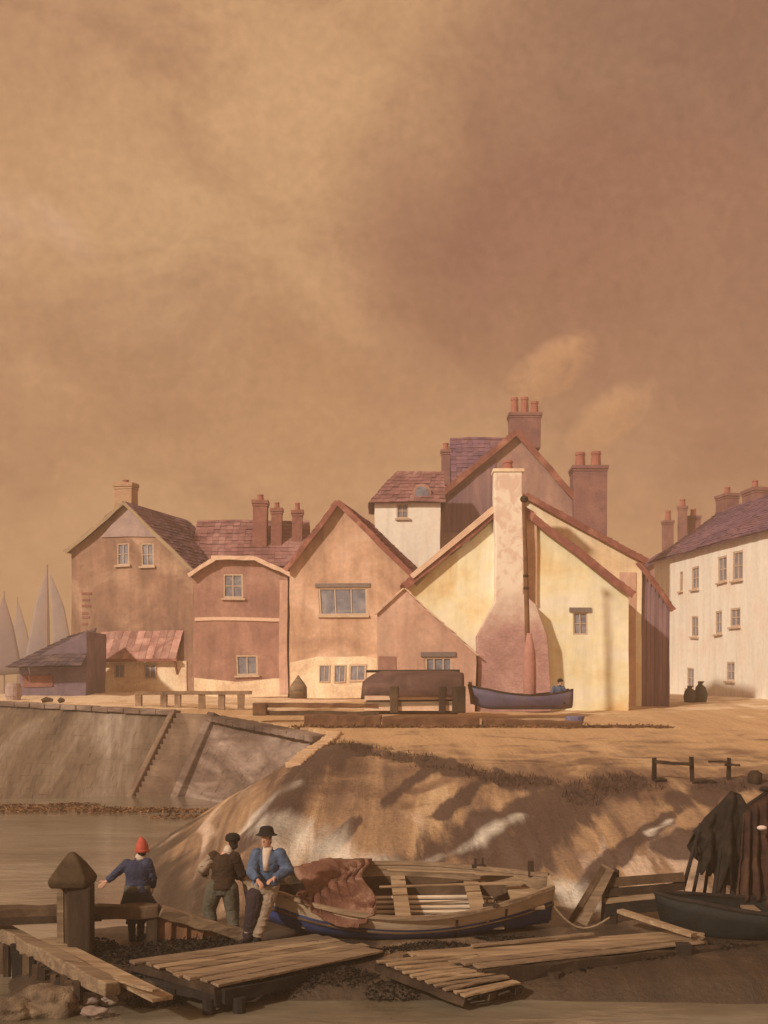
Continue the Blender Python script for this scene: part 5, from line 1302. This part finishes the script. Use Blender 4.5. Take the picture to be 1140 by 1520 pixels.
c = J['head']; mb = MB(); mb.loft([(c.x, c.y, c.z+.03, .112, .120), (c.x, c.y, c.z+.07, .122, .128), (c.x, c.y, c.z+.12, .11, .115), (c.x, c.y, c.z+.15, .06, .06), (c.x, c.y, c.z+.155, .01, .01)], 20)
f = V((-.6, .8, 0)); mb.capsule([c+f*.09+V((-.05, 0, .04)), c+f*.13+V((0, 0, .035)), c+f*.09+V((.05, .04, .04))], [.02, .026, .02], 8); mb.build('cap', 'hat_dark', e, smooth=True)
mb = MB(); mb.capsule([J['neck']+V((0, 0, -.03)), J['neck']+V((.01, 0, .01))], [.084, .08], 14); mb.build('neckerchief', 'shirt_pale', e, smooth=True)
mb = MB(); sleeve(mb, J['ell'].lerp(J['shl'], .7), J['ell'], J['wrl'], .10, .088, .07, .8); remesh(mb, 'shirt_sleeve', 'cloth_pale', e, .012, 4)
# 3. tall man in black brimmed hat and teal jacket leaning on the bow
b0 = P(374, 1397, 18.6); b0.z = ground(b0.x, b0.y)
J = dict(shl=V((.08, .02, 1.38)), shr=V((.43, .0, 1.38)), neck=V((.24, .0, 1.49)), head=V((.225, -.02, 1.61)), hpl=V((.10, .06, .88)), hpr=V((.30, .06, .88)),
         ell=V((.00, -.10, 1.13)), wrl=V((.12, -.26, 1.02)), elr=V((.56, -.02, 1.14)), wrr=V((.36, -.24, 1.05)),
         knl=V((.02, -.0, .48)), knr=V((.19, .02, .48)), anl=V((-.06, .05, .09)), anr=V((.08, -.02, .09)), ftl=V((-.6, -1, 0)), ftr=V((-.2, -1, 0)), pnl=V((0, 0, -1)), pnr=V((0, 0, -1)), thl=V((0, -1, .2)), thr=V((0, -1, .2)))
e = person(b0, 'tall man in black brimmed hat, blue-grey jacket and pale trousers leaning on the boat', J, (-.45, -1, 0))
jacket(e, J, 'coat_teal', -.02, 1.08, (.10, .088, .066)); boots(e, J, 'cloth_dark', .15)
tr = trousers(e, J, 'cloth_pale', (.125, .112, .095, .08), 1.0, .95)
mb = MB(); a, b_, c_ = J['hpl'], J['knl'], J['anl']
mb.capsule([a.lerp(b_, .35)+V((-.02, -.02, 0)), b_+V((-.01, 0, 0)), b_.lerp(c_, .9)], [.145, .125, .10], 12); remesh(mb, 'dark_gaiter', 'cloth_plum', e, .013, 3)
mb = MB(); p = (J['shl']+J['shr'])/2; mb.loft([(p.x-.03, p.y-.10, 1.14, .045, .05), (p.x-.03, p.y-.105, 1.3, .055, .05), (p.x-.02, p.y-.07, 1.43, .07, .05), (p.x-.01, p.y-.02, 1.49, .075, .065)], 14); mb.build('shirt_front', 'shirt_pale', e, smooth=True)
hair(e, J['head'], (-.45, -1, 0), 'hair', .9)
brim_hat(e, J['head']+V((0, 0, .055)), 'hat_dark', .112, .18, .15)
# 4. small man seated in the masted boat
b0 = P(829, 1046, 46.3); b0.z += .02
J = dict(shl=V((-.17, .0, .62)), shr=V((.17, .02, .62)), neck=V((.02, -.02, .73)), head=V((.06, -.04, .84)), hpl=V((-.10, 0, .12)), hpr=V((.10, 0, .12)),
         ell=V((-.28, -.08, .40)), wrl=V((-.18, -.3, .28)), elr=V((.30, -.06, .40)), wrr=V((.16, -.3, .30)),
         knl=V((-.15, -.30, .36)), knr=V((.13, -.30, .36)), anl=V((-.14, -.50, .04)), anr=V((.12, -.50, .04)), ftl=V((0, -1, .5)), ftr=V((0, -1, .5)))
e = person(b0, 'small figure in pale grey jacket seated in the masted boat', J, (.3, -1, 0))
jacket(e, J, 'coat_teal', .04, 1.0); trousers(e, J, 'cloth_dark'); boots(e, J, 'cloth_dark')
hair(e, J['head'], (.3, -1, 0), 'hair', 1.0)
c = J['head']; mb = MB(); mb.loft([(c.x, c.y, c.z+.02, .112, .120), (c.x, c.y, c.z+.07, .115, .122), (c.x, c.y, c.z+.13, .07, .08), (c.x, c.y, c.z+.15, .01, .01)], 16); mb.build('cap', 'hat_dark', e, smooth=True)

# ------------------------------------------------------------------ air
hm = bpy.data.materials.new('haze'); hm.use_nodes = True; nt = hm.node_tree; nt.nodes.remove(nt.nodes['Principled BSDF'])
v = nt.nodes.new('ShaderNodeVolumePrincipled'); v.inputs['Color'].default_value = (.86, .74, .62, 1); v.inputs['Density'].default_value = .0028; v.inputs['Anisotropy'].default_value = .2
nt.links.new(v.outputs[0], nt.nodes['Material Output'].inputs['Volume'])
mb = MB(); mb.box((0, 750, 13.0), (1900, 1580, 34)); tag(mb.build('haze', hm), kind='stuff')
# ------------------------------------------------------------------ light
SUN = V((-.56, -.58, .48)).normalized()
el = math.asin(SUN.z); az = math.atan2(SUN.x, SUN.y)
sl = bpy.data.lights.new('sun', 'SUN'); sl.energy = 2.8; sl.angle = R(2.5); sl.color = (1, .81, .58)
so = bpy.data.objects.new('sun', sl); COL.objects.link(so); so.rotation_euler = SUN.to_track_quat('Z', 'Y').to_euler(); so.location = (-30, -20, 40)

w = bpy.data.worlds.new('World'); S.world = w; w.use_nodes = True
nt = w.node_tree; N = nt.nodes; L = nt.links; bg = N['Background']
def sk(r, g, b): return (lin(r)*.89, lin(g+1)*.89, lin(b+5)*.89, 1)
tc = N.new('ShaderNodeTexCoord')
nv = N.new('ShaderNodeTexNoise'); nv.inputs['Scale'].default_value = 4.5; nv.inputs['Detail'].default_value = 6; nv.inputs['Distortion'].default_value = .6
L.new(tc.outputs['Generated'], nv.inputs['Vector'])
sub = N.new('ShaderNodeVectorMath'); sub.operation = 'SUBTRACT'; L.new(nv.outputs['Color'], sub.inputs[0]); sub.inputs[1].default_value = (.5, .5, .5)
sc = N.new('ShaderNodeVectorMath'); sc.operation = 'SCALE'; L.new(sub.outputs[0], sc.inputs[0]); sc.inputs['Scale'].default_value = .30
ad = N.new('ShaderNodeVectorMath'); ad.operation = 'ADD'; L.new(tc.outputs['Generated'], ad.inputs[0]); L.new(sc.outputs[0], ad.inputs[1])
cur = None
rgb = N.new('ShaderNodeRGB'); rgb.outputs[0].default_value = sk(180, 136, 94); cur = rgb.outputs[0]
# cloud banks: direction, angular size, colour, weight
def sdir(px, py): return V(((px-CX)/F, 1, -(py-HY)/F)).normalized()
for px, py, r0, r1, col, wt in (
        (1340, 40, .06, .40, (118, 84, 66), .95), (1180, 420, .02, .22, (138, 98, 74), .75), (960, 60, .02, .13, (152, 110, 80), .5), (690, 270, .01, .12, (128, 84, 64), .9), (820, 350, .02, .17, (134, 90, 68), .85), (960, 450, .02, .16, (148, 102, 74), .6),
        (1130, 660, .02, .18, (148, 104, 78), .7), (640, 500, .01, .10, (158, 112, 78), .5), (240, 600, .02, .14, (142, 98, 66), .8), (470, 560, .01, .11, (148, 102, 68), .7), (60, 640, .01, .10, (158, 112, 76), .6), (30, -60, .03, .16, (166, 124, 88), .6), (-40, 560, .02, .12, (160, 116, 82), .5),
        (230, 400, .02, .17, (190, 148, 104), .7), (-45, 370, .005, .055, (204, 164, 130), .8), (420, 100, .02, .22, (190, 146, 102), .7), (80, 860, .02, .16, (186, 142, 98), .7), (460, 680, .02, .13, (180, 134, 92), .6), (860, 590, .005, .06, (174, 128, 92), .5), (930, 650, .005, .05, (170, 124, 90), .5)):
    d = N.new('ShaderNodeVectorMath'); d.operation = 'DISTANCE'; L.new(ad.outputs[0], d.inputs[0]); d.inputs[1].default_value = sdir(px, py)
    mr = N.new('ShaderNodeMapRange'); mr.interpolation_type = 'SMOOTHSTEP'; L.new(d.outputs['Value'], mr.inputs['Value'])
    mr.inputs['From Min'].default_value = r0; mr.inputs['From Max'].default_value = r1; mr.inputs['To Min'].default_value = wt; mr.inputs['To Max'].default_value = 0
    mx = N.new('ShaderNodeMix'); mx.data_type = 'RGBA'; L.new(mr.outputs[0], mx.inputs['Factor']); L.new(cur, mx.inputs['A']); mx.inputs['B'].default_value = sk(*col); cur = mx.outputs['Result']
# ragged cloud edges
mpc = N.new('ShaderNodeMapping'); mpc.inputs['Rotation'].default_value = (0, R(35), 0); mpc.inputs['Scale'].default_value = (1, 1, 2.0); L.new(tc.outputs['Generated'], mpc.inputs['Vector'])
n4 = N.new('ShaderNodeTexNoise'); n4.inputs['Scale'].default_value = 5.5; n4.inputs['Detail'].default_value = 9; n4.inputs['Roughness'].default_value = .62; n4.inputs['Distortion'].default_value = .9; L.new(mpc.outputs[0], n4.inputs['Vector'])
m4 = N.new('ShaderNodeMapRange'); m4.interpolation_type = 'SMOOTHSTEP'; L.new(n4.outputs['Fac'], m4.inputs['Value']); m4.inputs['From Min'].default_value = .47; m4.inputs['From Max'].default_value = .66; m4.inputs['To Max'].default_value = .34
mx = N.new('ShaderNodeMix'); mx.data_type = 'RGBA'; L.new(m4.outputs[0], mx.inputs['Factor']); L.new(cur, mx.inputs['A']); mx.inputs['B'].default_value = sk(132, 90, 64); cur = mx.outputs['Result']
# mottling of the cloud layer
n3 = N.new('ShaderNodeTexNoise'); n3.inputs['Scale'].default_value = 16; n3.inputs['Detail'].default_value = 9; n3.inputs['Roughness'].default_value = .68; L.new(tc.outputs['Generated'], n3.inputs['Vector'])
m3 = N.new('ShaderNodeMapRange'); L.new(n3.outputs['Fac'], m3.inputs['Value']); m3.inputs['From Min'].default_value = .25; m3.inputs['From Max'].default_value = .75; m3.inputs['To Min'].default_value = .91; m3.inputs['To Max'].default_value = 1.09
s3 = N.new('ShaderNodeVectorMath'); s3.operation = 'SCALE'; L.new(cur, s3.inputs[0])
n5 = N.new('ShaderNodeTexNoise'); n5.inputs['Scale'].default_value = 130; n5.inputs['Detail'].default_value = 3; L.new(tc.outputs['Generated'], n5.inputs['Vector'])
m5 = N.new('ShaderNodeMapRange'); L.new(n5.outputs['Fac'], m5.inputs['Value']); m5.inputs['From Min'].default_value = .3; m5.inputs['From Max'].default_value = .7; m5.inputs['To Min'].default_value = .93; m5.inputs['To Max'].default_value = 1.07
m6 = N.new('ShaderNodeMath'); m6.operation = 'MULTIPLY'; L.new(m3.outputs[0], m6.inputs[0]); L.new(m5.outputs[0], m6.inputs[1])
L.new(m6.outputs[0], s3.inputs['Scale'])
sky = N.new('ShaderNodeTexSky'); sky.sky_type = 'NISHITA'; sky.sun_disc = False; sky.sun_elevation = el; sky.sun_rotation = az; sky.dust_density = 5
s4 = N.new('ShaderNodeVectorMath'); s4.operation = 'SCALE'; L.new(sky.outputs[0], s4.inputs[0]); s4.inputs['Scale'].default_value = .0008
a4 = N.new('ShaderNodeVectorMath'); a4.operation = 'ADD'; L.new(s3.outputs[0], a4.inputs[0]); L.new(s4.outputs[0], a4.inputs[1])
L.new(a4.outputs[0], bg.inputs['Color']); bg.inputs['Strength'].default_value = 1.0

# ------------------------------------------------------------------ camera
cd = bpy.data.cameras.new('camera'); cam = bpy.data.objects.new('camera', cd); COL.objects.link(cam)
cam.location = (0, 0, CAMZ); cam.rotation_euler = (R(90), 0, 0)
cd.sensor_fit = 'VERTICAL'; cd.sensor_height = 36; cd.lens = 36*F/1520; cd.shift_y = (HY-760)/1520; cd.clip_end = 8000; cd.clip_start = .1
S.camera = cam
S.view_settings.view_transform = 'Standard'; S.view_settings.look = 'None'; S.view_settings.exposure = 0.42; S.view_settings.gamma = 1; S.view_settings.use_curve_mapping = False
S.cycles.max_bounces = 6; S.cycles.volume_bounces = 1
